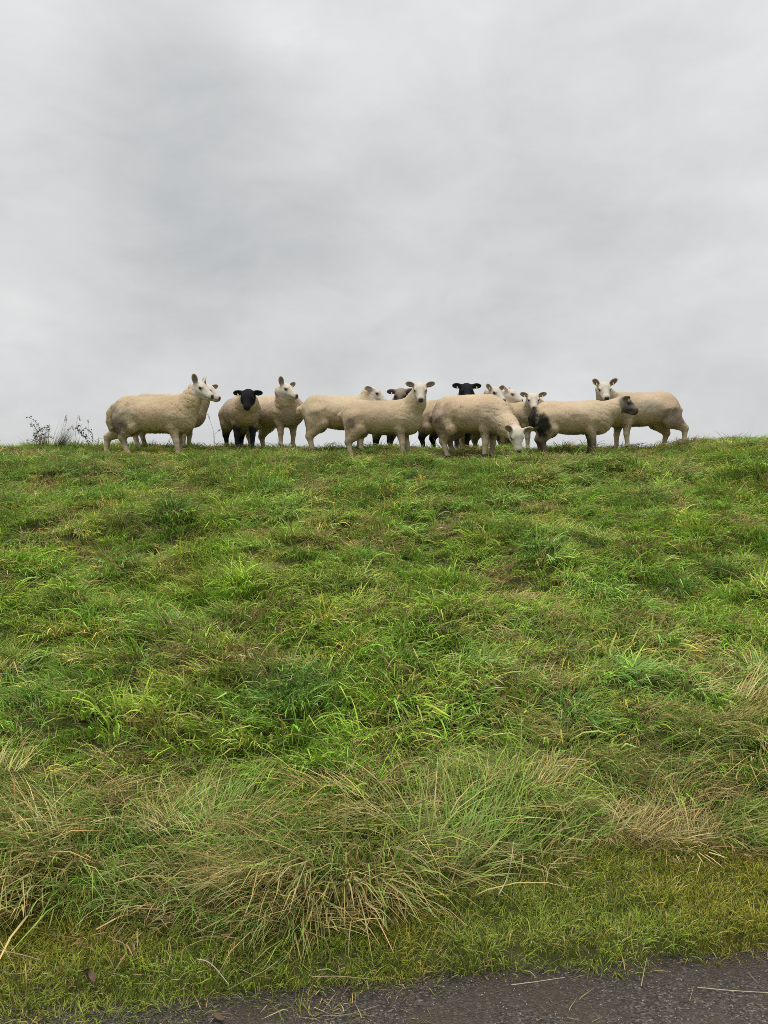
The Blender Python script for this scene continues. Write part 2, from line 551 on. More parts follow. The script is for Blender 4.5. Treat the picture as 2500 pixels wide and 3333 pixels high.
def scatter(name, label, coll, count, P, rot, scl, tint):
    """one stuff object: tufts of the collection on the points P"""
    n = len(P)
    me = bpy.data.meshes.new(name)
    me.vertices.add(n); me.vertices.foreach_set('co', P.astype(np.float32).ravel())
    for nm, ty, arr in (('rot', 'FLOAT_VECTOR', rot), ('scl', 'FLOAT_VECTOR', scl), ('tint', 'FLOAT_VECTOR', tint)):
        a = me.attributes.new(nm, ty, 'POINT'); a.data.foreach_set('vector', arr.astype(np.float32).ravel())
    a = me.attributes.new('variant', 'INT', 'POINT')
    a.data.foreach_set('value', rng.integers(0, count, n).astype(np.int32))
    o = bpy.data.objects.new(name, me); COL.objects.link(o)
    ng = bpy.data.node_groups.new(name + '_scatter', 'GeometryNodeTree')
    ng.interface.new_socket('Geometry', in_out='INPUT', socket_type='NodeSocketGeometry')
    ng.interface.new_socket('Geometry', in_out='OUTPUT', socket_type='NodeSocketGeometry')
    gi = ng.nodes.new('NodeGroupInput'); go = ng.nodes.new('NodeGroupOutput')
    ci = ng.nodes.new('GeometryNodeCollectionInfo')
    ci.inputs['Collection'].default_value = coll
    ci.inputs['Separate Children'].default_value = True; ci.inputs['Reset Children'].default_value = True
    ip = ng.nodes.new('GeometryNodeInstanceOnPoints')
    ip.inputs['Pick Instance'].default_value = True

    def att(nm, ty):
        q = ng.nodes.new('GeometryNodeInputNamedAttribute'); q.data_type = ty
        q.inputs['Name'].default_value = nm
        return q.outputs['Attribute']
    er = ng.nodes.new('FunctionNodeEulerToRotation')
    ng.links.new(att('rot', 'FLOAT_VECTOR'), er.inputs[0])
    ng.links.new(gi.outputs[0], ip.inputs['Points']); ng.links.new(ci.outputs[0], ip.inputs['Instance'])
    ng.links.new(att('variant', 'INT'), ip.inputs['Instance Index'])
    ng.links.new(er.outputs[0], ip.inputs['Rotation']); ng.links.new(att('scl', 'FLOAT_VECTOR'), ip.inputs['Scale'])
    ng.links.new(ip.outputs[0], go.inputs[0])
    md = o.modifiers.new('scatter', 'NODES'); md.node_group = ng
    tag(o, label, 'grass', kind='stuff')
    return o


def pts_in(density, y0, y1, half=0.56, pad=1.5):
    """jittered points over a trapezoid ahead of the camera"""
    s = 1 / math.sqrt(density)
    X, Y = np.meshgrid(np.arange(-(half * y1 + pad), half * y1 + pad, s), np.arange(y0, y1, s))
    x = X.ravel() + rng.uniform(-.5, .5, X.size) * s; y = Y.ravel() + rng.uniform(-.5, .5, X.size) * s
    k = np.abs(x) < half * y + pad
    return x[k], y[k]


def slope_tilt(x, y, phi, amount):
    """Euler angles: turned by phi about the vertical, then tipped partly towards the slope's normal"""
    e = 0.06
    sx = (base_height(x + e, y) - base_height(x - e, y)) / (2 * e)
    sy = (base_height(x, y + e) - base_height(x, y - e)) / (2 * e)
    return np.stack([np.arctan(sy) * amount, -np.arctan(sx) * amount, phi], 1)


GREEN = np.array([0.228, 0.405, 0.055]); BLUE = np.array([0.195, 0.345, 0.090]); OLIVE = np.array([0.325, 0.405, 0.078])
LIME = np.array([0.300, 0.460, 0.055]); STRAW = np.array([0.50, 0.425, 0.190]); BROWN = np.array([0.25, 0.180, 0.100])


def tall_zone(x, y):
    """1 inside the band of uncut rank grass along the foot of the slope"""
    t = toe(x); wob = (n2d(x, y, 1.1, 9.0) - 0.5) * 0.9
    return sstep(t - 0.03, t + 0.12, y) * (1 - sstep(t + 0.50 + wob * .7, t + 1.0 + wob * .7, y))


# turf of the slope
mid_c, mid_n = tuft_set('turf', 14, n=62, R=0.060, L=(0.06, 0.22), lean=0.42, comb=0.70, curl=1.45, radial=0.75, width=0.0066,
                        straw=0.13, seed=100, mat=M_BLADE)
x, y = pts_in(150, 3.2, 12.6)
tz = tall_zone(x, y)
w, ti = near_tussock(x, y)
keep = (y > toe(x) + 0.3) & (rng.random(len(x)) > 0.55 * tz) & (rng.random(len(x)) < 1 - 0.45 * sstep(10.5, 12.5, y))
x, y, tz, w, ti = x[keep], y[keep], tz[keep], w[keep], ti[keep]
dx, dy = x - TS[ti, 0], y - TS[ti, 1]
flow = (n2d(x, y, 1.9, 3.0) - 0.5) * 13.0 - math.pi / 2
mx_ = w * dx / (np.hypot(dx, dy) + .02) * 0.6 + 0.9 * np.cos(flow) + rng.normal(0, .45, len(x))
my_ = w * dy / (np.hypot(dx, dy) + .02) * 0.6 + 0.9 * np.sin(flow) - 0.3 + rng.normal(0, .45, len(x))
phi = np.arctan2(my_, mx_)
patch = n2d(x, y, 1.6, 4.0, 3)
lng = (0.93 + 0.30 * w + 1.1 * (patch - 0.5)) * rng.uniform(0.65, 1.3, len(x))
lng *= 1 - 0.46 * sstep(8.7, 9.2, y) * (rng.random(len(x)) < 0.88)
hue = TS[ti, 4]
fresh = n2d(x, y, 0.55, 6.0, 2) * 0.6 + 0.4 * n2d(x, y, 2.4, 6.6, 2)
tint = GREEN[None] * np.ones((len(x), 1))
bl = np.clip(w * 1.0, 0, 1)[:, None] * (hue < 0.33)[:, None]
tint = tint * (1 - bl) + BLUE * bl
lm = np.clip(w * 1.0, 0, 1)[:, None] * (hue > 0.62)[:, None]
tint = tint * (1 - lm) + LIME * lm
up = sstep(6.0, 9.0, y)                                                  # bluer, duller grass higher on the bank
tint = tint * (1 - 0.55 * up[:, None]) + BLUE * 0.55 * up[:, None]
ol = np.clip(sstep(0.50, 0.66, fresh) * (1 - w), 0, 1)[:, None] * 0.75
tint = tint * (1 - ol) + OLIVE * ol
st = (sstep(0.55, 0.66, n2d(x, y, 2.2, 8.0, 3)) * (rng.random(len(x)) < 0.5))[:, None] * (1 - 0.7 * w[:, None])
tint = tint * (1 - st) + STRAW * 0.8 * st
mixc = rng.random((len(x), 1)); tint = np.where(mixc < .16, 0.5 * tint + 0.5 * OLIVE, np.where(mixc < .30, 0.5 * tint + 0.5 * LIME, np.where(mixc < .42, .5 * tint + .5 * BLUE, tint)))
yel = (rng.random((len(x), 1)) < .055); tint = np.where(yel, np.array([0.46, 0.43, 0.12]), tint)
tint = tint * rng.uniform(0.60, 1.42, (len(x), 1)) * (0.95 + 0.30 * n2d(x, y, 3.5, 12.0, 1)[:, None])
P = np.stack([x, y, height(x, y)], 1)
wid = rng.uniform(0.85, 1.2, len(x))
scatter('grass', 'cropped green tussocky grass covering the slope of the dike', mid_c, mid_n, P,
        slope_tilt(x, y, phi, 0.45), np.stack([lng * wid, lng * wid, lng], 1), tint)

# dead thatch lying between the tussocks
th_c, th_n = tuft_set('thatch', 8, n=60, R=0.11, L=(0.06, 0.17), lean=1.25, comb=0.5, curl=0.45, width=0.0042,
                      straw=0.0, seed=300, mat=M_STRAWB)
x, y = pts_in(55, 2.75, 12.0)
w, ti = near_tussock(x, y)
dead = n2d(x, y, 2.2, 8.0, 3)
keep = (rng.random(len(x)) < 0.10 + 0.75 * sstep(0.52, 0.66, dead) + 0.2 * tall_zone(x, y)) & (w < 0.55) & (y > toe(x) - 0.1)
x, y = x[keep], y[keep]
phi = (n2d(x, y, 1.5, 13.0) - 0.5) * 12 + rng.normal(0, .6, len(x))
q = rng.random((len(x), 1)) ** 0.8
tint = (STRAW * q + BROWN * (1 - q)) * rng.uniform(0.6, 1.1, (len(x), 1))
s = rng.uniform(0.7, 1.35, len(x))
P = np.stack([x, y, height(x, y) + rng.uniform(0.0, 0.05, len(x))], 1)
scatter('dead_thatch', 'brown dead grass matted between the green tussocks', th_c, th_n, P,
        slope_tilt(x, y, phi, 0.95), np.stack([s, s, s], 1), tint)

# rank uncut grass along the foot of the slope
tall_c, tall_n = tuft_set('rank', 14, n=60, R=0.11, L=(0.12, 0.46), lean=0.62, comb=0.95, curl=1.05, radial=0.25, spread=0.32, kinked=0.10, width=0.0054,
                          straw=0.24, seed=500, mat=M_BLADE)
x, y = pts_in(150, 2.6, 5.4, half=0.56, pad=1.2)
tz = tall_zone(x, y)
keep = rng.random(len(x)) < tz
x, y, tz = x[keep], y[keep], tz[keep]
clump = n2d(x, y, 1.6, 14.0, 2)
flow = (n2d(x, y, 1.9, 15.0, 2) - 0.5) * 13 - math.pi / 2
phi = flow + rng.normal(0, 0.42, len(x))
lng = (0.62 + 0.62 * sstep(0.30, 0.62, clump)) * rng.uniform(0.7, 1.2, len(x)) * (0.78 + 0.22 * tz)
hay = sstep(0.44, 0.58, n2d(x, y, 2.4, 16.0, 3))[:, None]
tint = OLIVE * 0.22 + BLUE * 0.55 + GREEN * 0.26
hay = np.clip(hay * (rng.random((len(x), 1)) < 0.52), 0, 1)
tint = tint[None] * (1 - hay) + STRAW * 0.92 * hay
tint = tint * rng.uniform(0.75, 1.2, (len(x), 1))
P = np.stack([x, y, height(x, y)], 1)
scatter('tall_grass', 'long uncut straw and green grass flopping over at the foot of the slope', tall_c, tall_n, P,
        slope_tilt(x, y, phi, 0.3), np.stack([lng, lng, lng * rng.uniform(.8, 1.1, len(x))], 1), tint)

# mown verge beside the road
ver_c, ver_n = tuft_set('verge', 12, n=95, R=0.075, L=(0.030, 0.095), lean=0.34, comb=0.2, curl=0.95, width=0.0036,
                        straw=0.10, seed=700, mat=M_BLADE, K=4)
x, y = pts_in(280, 2.2, 3.9, half=0.56, pad=0.7)
e = road_edge(x) + (n2d(x, y, 2.6, 17.0, 3) - 0.5) * 0.20 - 0.06 - 0.07 * sstep(-0.3, -0.9, x)
prob = sstep(e - 0.03, e + 0.09, y)
spill = (n2d(x, y, 4.0, 18.0, 2) > 0.63) & (y > road_edge(x) - 0.22 + 0.25 * sstep(-0.3, 0.3, x))
prob = np.maximum(prob, 0.55 * spill)
keep = (rng.random(len(x)) < prob * (1 - 0.75 * sstep(toe(x) + 0.05, toe(x) + 0.35, y)))
x, y = x[keep], y[keep]
moss = n2d(x, y, 1.6, 19.0, 2)[:, None]
tint = LIME * 0.72 * moss + OLIVE * 0.80 * (1 - moss)
ylw = sstep(0.45, 0.65, n2d(x, y, 2.2, 20.0, 2))[:, None] * 0.55
tint = tint * (1 - ylw) + np.array([0.33, 0.31, 0.045]) * ylw
tint = tint * rng.uniform(0.7, 1.2, (len(x), 1))
s = rng.uniform(0.7, 1.25, len(x)) * (0.75 + 0.5 * n2d(x, y, 5, 21.0, 1))
P = np.stack([x, y, np.maximum(height(x, y), -0.02)], 1)
scatter('verge_grass', 'short yellow-green mown grass on the verge beside the road', ver_c, ver_n, P,
        slope_tilt(x, y, rng.uniform(0, 6.28, len(x)), 0.3), np.stack([s, s, s], 1), tint)

# swaths of long straw lying across the foot of the slope
sw_c, sw_n = tuft_set('straw', 8, n=34, R=0.12, L=(0.12, 0.42), lean=0.85, comb=1.4, curl=0.55, radial=0.15, spread=0.22, kinked=0.15, width=0.0048,
                      straw=0.0, seed=900, mat=M_STRAWB)
x, y = pts_in(70, 2.7, 5.2, half=0.56, pad=1.0)
sw = n2d(x, y, 2.6, 31.0, 2)
keep = (rng.random(len(x)) < tall_zone(x - 0.0, y) * (0.25 + 0.75 * sstep(0.42, 0.58, sw))) & (y > toe(x) + 0.1)
x, y = x[keep], y[keep]
phi = (n2d(x, y, 1.8, 33.0, 2) - 0.5) * 15 - 1.2 + rng.normal(0, 0.5, len(x))
q = rng.random((len(x), 1))
tint = (STRAW * q + np.array([0.40, 0.37, 0.14]) * (1 - q)) * rng.uniform(0.85, 1.25, (len(x), 1))
sc = rng.uniform(0.6, 1.1, len(x))
P = np.stack([x, y, height(x, y) + rng.uniform(0.02, 0.16, len(x))], 1)
scatter('straw', 'pale dry straw flattened over the rank grass at the foot of the slope', sw_c, sw_n, P,
        slope_tilt(x, y, phi, 0.6), np.stack([sc, sc, sc * .8], 1), tint)

# short litter of straw on the bare edge of the verge
li_c, li_n = tuft_set('litter', 6, n=14, R=0.10, L=(0.02, 0.11), lean=1.45, comb=0.1, curl=0.25, radial=0.2, width=0.0028,
                      straw=0.0, seed=950, mat=M_STRAWB, K=4)
x, y = pts_in(90, 2.2, 3.3, half=0.56, pad=0.7)
e = road_edge(x)
keep = (rng.random(len(x)) < 0.55 * sstep(e - 0.30, e - 0.02, y) * (1 - 0.7 * sstep(e + 0.1, e + 0.3, y)) * (1 - 0.6 * sstep(-0.3, 0.4, x)))
x, y = x[keep], y[keep]
q = rng.random((len(x), 1))
tint = (STRAW * q + BROWN * (1 - q)) * rng.uniform(0.6, 1.0, (len(x), 1))
P = np.stack([x, y, np.maximum(height(x, y), 0.0) + 0.004], 1)
sc = rng.uniform(0.6, 1.2, len(x))
scatter('straw_litter', 'bits of straw littering the edge of the asphalt', li_c, li_n, P,
        np.stack([0 * x, 0 * x, rng.uniform(0, 6.28, len(x))], 1), np.stack([sc, sc, sc * .5], 1), tint)

# pale grit pressed into the asphalt
g = np.random.default_rng(5)
parts = []
V = []; F = []
for k in range(1100):
    gxp = g.uniform(-1.9, 2.2); gyp = road_edge(gxp) - 0.02 - abs(g.normal(0, 0.35))
    if gyp < 1.6: continue
    r = g.uniform(0.0010, 0.0026) * (1.5 if g.random() < 0.06 else 1)
    o = len(V)
    for (a, b, c) in ((1, 0, 0), (-.5, .87, 0), (-.5, -.87, 0), (0, 0, 1), (0, 0, -1)):
        V.append((gxp + r * a * g.uniform(.7, 1.3), gyp + r * b * g.uniform(.7, 1.3), 0.013 * math.sin(math.pi * min(1, ((road_edge(gxp) - gyp) / 6) ** .667)) * 1.6 + r * c * .8))
    F += [(o, o + 1, o + 3), (o + 1, o + 2, o + 3), (o + 2, o, o + 3), (o + 1, o, o + 4), (o + 2, o + 1, o + 4), (o, o + 2, o + 4)]
grit = mesh_obj('grit', V, F, M_GRIT, smooth=False)
tag(grit, 'scattered pale stone grit on the dark asphalt', 'grit', kind='stuff')


# ------------------------------------------------------------------ sheep
def unit(v):
    v = np.asarray(v, float)
    return v / (np.linalg.norm(v) + 1e-12)


class Field:
    """a signed distance field on a grid, filled by smoothly joined ellipsoids and tapered limbs"""

    def __init__(self, lo, hi, vox):
        self.lo = np.asarray(lo, float); self.vox = vox
        self.n = np.ceil((np.asarray(hi) - self.lo) / vox).astype(int) + 1
        self.F = np.full(self.n, 1.0, np.float32)

    def box(self, lo, hi, pad):
        a = np.clip(np.floor((np.asarray(lo) - pad - self.lo) / self.vox).astype(int), 0, self.n)
        b = np.clip(np.ceil((np.asarray(hi) + pad - self.lo) / self.vox).astype(int) + 1, 0, self.n)
        sl = tuple(slice(a[i], b[i]) for i in range(3))
        g = np.meshgrid(*[self.lo[i] + self.vox * np.arange(a[i], b[i]) for i in range(3)], indexing='ij')
        return sl, np.stack(g, -1).astype(np.float32)

    def join(self, sl, d, k, cut=False):
        f = self.F[sl]
        if cut:
            h = np.clip(k - np.abs(f + d), 0, None) / k
            self.F[sl] = np.maximum(f, -d) + h * h * k * 0.25
        else:
            h = np.clip(k - np.abs(f - d), 0, None) / k
            self.F[sl] = np.minimum(f, d) - h * h * k * 0.25

    def ell(self, c, r, R=None, k=0.05, cut=False):
        c = np.asarray(c, float); r = np.asarray(r, float)
        m = r if R is None else np.abs(R) @ r
        sl, p = self.box(c - m, c + m, k + 2 * self.vox)
        if p.size:
            self.join(sl, ell_d(p, c, r, R), k, cut)

    def cone(self, a, b, ra, rb, k=0.04):
        a = np.asarray(a, float); b = np.asarray(b, float)
        sl, p = self.box(np.minimum(a - ra, b - rb), np.maximum(a + ra, b + rb), k + 2 * self.vox)
        if p.size:
            self.join(sl, cone_d(p, a, b, ra, rb), k)

    def mesh(self):
        """surface nets"""
        F = self.F; s = F < 0
        n = self.n
        cnt = np.zeros(n - 1, np.int8)
        for i in (0, 1):
            for j in (0, 1):
                for l in (0, 1):
                    cnt += s[i:n[0] - 1 + i, j:n[1] - 1 + j, l:n[2] - 1 + l]
        act = np.argwhere((cnt > 0) & (cnt < 8))
        idm = np.full(n - 1, -1, np.int32); idm[tuple(act.T)] = np.arange(len(act))
        cs = [(i, j, l) for i in (0, 1) for j in (0, 1) for l in (0, 1)]
        val = {c: F[act[:, 0] + c[0], act[:, 1] + c[1], act[:, 2] + c[2]] for c in cs}
        acc = np.zeros((len(act), 3)); num = np.zeros(len(act))
        for c in cs:
            for ax in range(3):
                if c[ax]: continue
                c2 = list(c); c2[ax] = 1; c2 = tuple(c2)
                a, b = val[c], val[c2]; m = (a < 0) != (b < 0)
                t = np.where(m, a / np.where(m, a - b, 1), 0)
                q = np.tile(np.array(c, float), (len(act), 1)); q[:, ax] = t
                acc[m] += q[m]; num[m] += 1
        V = self.lo + self.vox * (act + acc / num[:, None])
        Q = []
        for ax in range(3):
            u, v = (ax + 1) % 3, (ax + 2) % 3
            sa = [slice(0, n[i]) for i in range(3)]; sb = list(sa)
            sa[ax] = slice(0, n[ax] - 1); sb[ax] = slice(1, n[ax])
            a, b = s[tuple(sa)], s[tuple(sb)]
            e = np.argwhere(a != b)
            e = e[(e[:, u] > 0) & (e[:, v] > 0) & (e[:, u] < n[u] - 1) & (e[:, v] < n[v] - 1)]
            du = np.zeros(3, int); du[u] = 1; dv = np.zeros(3, int); dv[v] = 1
            q = np.stack([idm[tuple((e - du - dv).T)], idm[tuple((e - dv).T)], idm[tuple(e.T)], idm[tuple((e - du).T)]], 1)
            inside = a[tuple(e.T)]
            q[~inside] = q[~inside][:, ::-1]
            Q.append(q)
        return V, np.concatenate(Q)


def ell_d(p, c, r, R=None):
    q = p - np.asarray(c, np.float32)
    if R is not None: q = q @ np.asarray(R, np.float32)
    r = np.asarray(r, np.float32)
    k0 = np.sqrt(((q / r) ** 2).sum(-1)); k1 = np.sqrt(((q / (r * r)) ** 2).sum(-1)) + 1e-6
    return k0 * (k0 - 1) / k1


def cone_d(p, a, b, ra, rb):
    ab = (b - a); L2 = float(ab @ ab) + 1e-9
    t = np.clip(((p - a.astype(np.float32)) @ ab.astype(np.float32)) / L2, 0, 1)
    d = np.sqrt(((p - a.astype(np.float32) - t[..., None] * ab.astype(np.float32)) ** 2).sum(-1))
    return d - (ra + (rb - ra) * t)


EYE_ME = None


def ball(name, r, mat):
    V, F = [], []
    nu, nv = 10, 7
    for j in range(nv + 1):
        for i in range(nu):
            a, b = 2 * math.pi * i / nu, math.pi * j / nv
            V.append((r * math.sin(b) * math.cos(a), r * math.sin(b) * math.sin(a), r * math.cos(b)))
    for j in range(nv):
        for i in range(nu):
            F.append((j * nu + i, (j + 1) * nu + i, (j + 1) * nu + (i + 1) % nu, j * nu + (i + 1) % nu))
    return mesh_data(name, V, F, mat)


def tag_mesh():
    """ear tag: a small plate with rounded lower end, pin on top"""
    w, h, t = 0.008, 0.034, 0.0016
    out = [(-w * .5, 0), (w * .5, 0), (w * .6, -h * .3), (w, -h * .45), (w, -h * .9), (w * .6, -h), (-w * .6, -h), (-w, -h * .9), (-w, -h * .45), (-w * .6, -h * .3)]
    V = [(t, a, b) for a, b in out] + [(-t, a, b) for a, b in out]; n = len(out)
    F = [tuple(range(n)), tuple(range(2 * n - 1, n - 1, -1))] + [(i, i + n, (i + 1) % n + n, (i + 1) % n) for i in range(n)]
    return mesh_data('ear_tag', V, F, M_TAGY, smooth=False)


EYE_ME = ball('eye', 0.0185, M_EYE)
TAG_ME = tag_mesh()

WOOL = np.array([0.452, 0.362, 0.243]); WHITE = np.array([0.55, 0.497, 0.415]); MUD = np.array([0.20, 0.155, 0.105])
BLACK = np.array([0.016, 0.016, 0.019]); DIRT = np.array([0.30, 0.235, 0.185]); STAIN = np.array([0.022, 0.024, 0.020])
NOSE = np.array([0.060, 0.054, 0.055]); PINK = np.array([0.215, 0.150, 0.125])


def sheep(label, px, d, heading, s, head_px, head_d, look, ears, legs=None, tail='stub', face='white', legcol='white',
          patches=(), tags=(), roll=0.0, vox=0.0085, wool=WOOL, seed=1, neck_low=0.0, back_up=0.0, fluff=1.0, sink=0.0):
    """px, d: where the middle of the body stands; heading in degrees, 0 = to the right, -90 = to the camera.
    head_px, head_d: where the forehead is; look: direction of the muzzle (right, away, up); ears: two (out, fwd, up) directions.
    legs: shifts (forward, sideways) of the feet in metres, order FL FR HL HR (L is the sheep's left)"""
    g = np.random.default_rng(seed)
    X = (px - 1250) / FPX * d
    zg = h1(X, d) - sink
    root = empty('sheep', (X, d, zg), math.radians(heading))
    tag(root, label, 'sheep', 'flock of sheep on the crest of the dike')
    ca, sa = math.cos(math.radians(heading)), math.sin(math.radians(heading))

    def to_local(v, point=True):
        v = np.asarray(v, float)
        if point: v = v - np.array((X, d, zg))
        return np.array((ca * v[0] + sa * v[1], -sa * v[0] + ca * v[1], v[2]))

    def gz(lx, ly):
        return h1(X + ca * lx - sa * ly, d + sa * lx + ca * ly) - zg

    legs = legs or ((0, 0),) * 4
    hs = 1.02 * s
    H0 = to_local(at(*head_px, head_d))
    f = unit(to_local(look, False))
    l = unit(np.cross((0, 0, 1), f))
    if roll:
        u0 = np.cross(f, l); l = math.cos(roll) * l + math.sin(roll) * u0
    u = np.cross(f, l)
    HR = np.stack([f, l, u], 1)

    def hp(a, b, c):
        return H0 + hs * (HR @ np.array((a, b, c)))

    lo = np.minimum((-0.72 * s, -0.36 * s, -0.08), H0 - 0.33 * s); hi = np.maximum((0.66 * s, 0.36 * s, 0.80 * s), H0 + 0.33 * s)
    lo[2] = min(lo[2], -0.08)
    fl = Field(lo, hi, vox)
    bu = back_up; lf = .036 / s
    # trunk
    fl.ell((-.305 * s, 0, (.512 + lf + bu * .5) * s), np.array((.218, .200, .200)) * s, k=.08 * s)
    fl.ell((0.0, 0, (.492 + lf + bu) * s), np.array((.42, .228, .200)) * s, k=.08 * s)
    fl.ell((.05 * s, 0, (.445 + lf) * s), np.array((.30, .188, .160)) * s, k=.08 * s)
    fl.ell((.285 * s, 0, (.488 + lf) * s), np.array((.200, .195, .215)) * s, k=.10 * s)
    fl.ell((.395 * s, 0, (.430 + lf) * s), np.array((.118, .130, .145)) * s, k=.09 * s)
    fl.cone(np.array((-.31, 0, .602 + lf + bu)) * s, np.array((.24, 0, .594 + lf + bu * .5)) * s, .108 * s, .100 * s, k=.09 * s)
    # neck: from the shoulders to behind the jaw
    n0 = np.array((.335 * s, 0, (.500 + lf - neck_low) * s)); n2 = hp(-.085, 0, -.055)
    n1 = 0.45 * n0 + 0.55 * n2 + np.array((0.02 * s, 0, -.015 * s))
    fl.cone(n0, n1, .168 * s, .128 * s, k=.09 * s)
    fl.cone(n1, n2, .128 * s, .094 * s, k=.06 * s)
    # folds of wool round the neck and brisket
    # legs
    lm = []
    for i, (side, fr) in enumerate(((1, 1), (-1, 1), (1, 0), (-1, 0))):
        dx, dy = legs[i]
        if fr:
            fx, fy = .262 * s + dx, side * .108 * s + dy
            z0 = gz(fx, fy)
            pts = [((.275 * s + dx * .10), side * .110 * s, (.44 + lf) * s), (.250 * s + dx * .30, side * .115 * s + dy * .2, (.330 + lf) * s),
                   (.268 * s + dx * .70, side * .112 * s + dy * .6, .205 * s + z0 * .5), (fx, fy, .070 * s + z0), (fx + .028 * s, fy, .022 * s + z0)]
            rad = [.112, .070, .036, .0270, .031]
        else:
            fx, fy = -.375 * s + dx, side * .108 * s + dy
            z0 = gz(fx, fy)
            pts = [(-.310 * s, side * .105 * s, (.47 + lf) * s), (-.262 * s + dx * .35, side * .122 * s + dy * .3, (.340 + lf) * s),
                   (-.412 * s + dx * .80, side * .112 * s + dy * .7, .225 * s + z0 * .5 + abs(dx) * .10), (fx, fy, .070 * s + z0), (fx + .030 * s, fy, .022 * s + z0)]
            rad = [.140, .092, .042, .0275, .032]
            fl.ell((-.345 * s + dx * .12, side * .118 * s, (.435 + lf) * s), np.array((.132, .088, .170)) * s, k=.030 * s)
            fl.cone(np.array((-.365 * s + dx * .3, side * .116 * s + dy * .3, (.37 + lf) * s)), np.array(pts[2]), .082 * s, .045 * s, k=.04 * s)
        pts = [np.array(q, float) for q in pts]
        for q in range(4):
            fl.cone(pts[q], pts[q + 1], rad[q] * s, rad[q + 1] * s, k=(.03, .025, .02, .015)[q] * s)
        lm.append(pts)
    # tail
    if tail == 'long':
        tp = [(-.480, .600, .050), (-.528, .52, .058), (-.542, .42, .057), (-.525, .335, .042)]
    elif tail == 'flat':
        tp = [(-.485, .580, .048), (-.520, .50, .052), (-.520, .42, .042)]
    else:
        tp = [(-.485, .570, .042), (-.540, .525, .042), (-.555, .485, .033)]
    for q in range(len(tp) - 1):
        fl.cone(np.array((tp[q][0], 0, tp[q][1] + lf)) * s, np.array((tp[q + 1][0], 0, tp[q + 1][1] + lf)) * s, tp[q][2] * s, tp[q + 1][2] * s, k=.02 * s)
    # fleece relief: clumped wool, deeper cracks on neck and brisket (the head and lower legs stay smooth)
    near = np.argwhere(np.abs(fl.F) < 0.035)
    p = fl.lo + fl.vox * near
    amp = 0.0048 * sstep(.20 * s, .30 * s, p[:, 2])
    rel = (vnoise(p * 17.0 + seed * 5.3) - .5) * 1.0 + (vnoise(p * 38.0 + seed) - .5) * 0.8
    fr_ = sstep(.20 * s, .36 * s, p[:, 0])
    warp = p + 0.05 * (np.stack([vnoise(p * 9 + 3), vnoise(p * 9 + 17), vnoise(p * 9 + 31)], -1) - .5)
    q_ = warp @ np.array(((0.8, 0.5, -.3), (-.5, .85, 0), (.35, .1, .93))).T
    crease = 1 - np.abs(2 * vnoise(q_ * np.array((9.0, 9.0, 24.0)) + seed) - 1)
    rel = rel + fr_ * 0.9 * (0.35 - sstep(.72, 1.0, crease))
    fl.F[tuple(near.T)] -= (amp * rel * fluff).astype(np.float32)
    # head
    k = .022 * hs
    A = hs
    fl.ell(hp(-.035, 0, -.004), np.array((.092, .082, .080)) * A, HR, k=.035 * A)
    fl.ell(hp(-.022, 0, -.056), np.array((.082, .076, .068)) * A, HR, k=k)
    fl.cone(hp(.005, 0, .008), hp(.128, 0, -.022), .062 * A, .039 * A, k=k)
    fl.ell(hp(.138, 0, -.038), np.array((.047, .046, .044)) * A, HR, k=k)
    fl.cone(hp(-.01, 0, -.070), hp(.128, 0, -.066), .048 * A, .029 * A, k=k)
    for sd in (1, -1):
        fl.ell(hp(.012, sd * .062, .028), np.array((.030, .017, .014)) * A, HR, k=.015 * A)         # brow
        fl.ell(hp(.181, sd * .019, -.026), np.array((.010, .007, .006)) * A, HR, k=.008 * A, cut=True)  # nostril
        fl.cone(hp(-.02, sd * .046, -.030), hp(.095, sd * .029, -.036), .036 * A, .021 * A, k=k)     # cheek ridge
    ei = []
    for sd, e in zip((1, -1), ears):
        L, W = (.130, .038)
        ax = unit(HR @ np.array((e[1], sd * e[0], e[2])))
        nrm = HR @ np.array((.75, sd * .10, .50)) if len(e) < 4 else HR @ np.array((e[3][0], sd * e[3][1], e[3][2]))
        nrm = unit(nrm - (nrm @ ax) * ax)
        wv = np.cross(nrm, ax)
        b0 = hp(-.062, sd * .064, .030)
        ER = np.stack([ax, wv, nrm], 1)
        c = b0 + ax * L * .50 * A
        fl.cone(b0 - ax * .01 * A, b0 + ax * .035 * A, .024 * A, .022 * A, k=.02 * A)
        fl.ell(c, np.array((L * .53, W, .0155)) * A, ER, k=.014 * A)
        fl.ell(c + nrm * .0165 * A + ax * .012 * A, np.array((L * .42, W * .68, .0125)) * A, ER, k=.006 * A, cut=True)
        ei.append((c, ER, A * L, A * W, ax, nrm))
    V, Q = fl.mesh()
    # ---- colours
    hd = np.minimum(ell_d(V, hp(-.03, 0, -.02), np.array((.125, .105, .125)) * A, HR),
                    cone_d(V, hp(-.01, 0, -.03), hp(.17, 0, -.035), 0.095 * A, .06 * A))
    lh = (V - H0) @ HR / A
    sh = {'white': -.035, 'mottled': -.02}.get(face, -.06)
    skin = sstep(.012, -.004, hd) * sstep(-.110 + sh, -.070 + sh, lh[:, 0] + .30 * np.clip(lh[:, 2] + .02, -1, 0))
    ear = np.zeros(len(V)); inner = np.zeros(len(V))
    for (c, ER, L, W, ax, nrm) in ei:
        q = (V - c) @ ER
        m = sstep(1.35, 1.12, np.sqrt((q[:, 0] / (L * .53)) ** 2 + (q[:, 1] / W) ** 2 + (q[:, 2] / (.022 * A)) ** 2))
        ear = np.maximum(ear, m); inner = np.maximum(inner, m * (q[:, 2] > -0.001) * sstep(1.0, .75, np.sqrt((q[:, 0] / (L * .50)) ** 2 + (q[:, 1] / (W * .92)) ** 2)))
    skin = np.maximum(skin, ear)
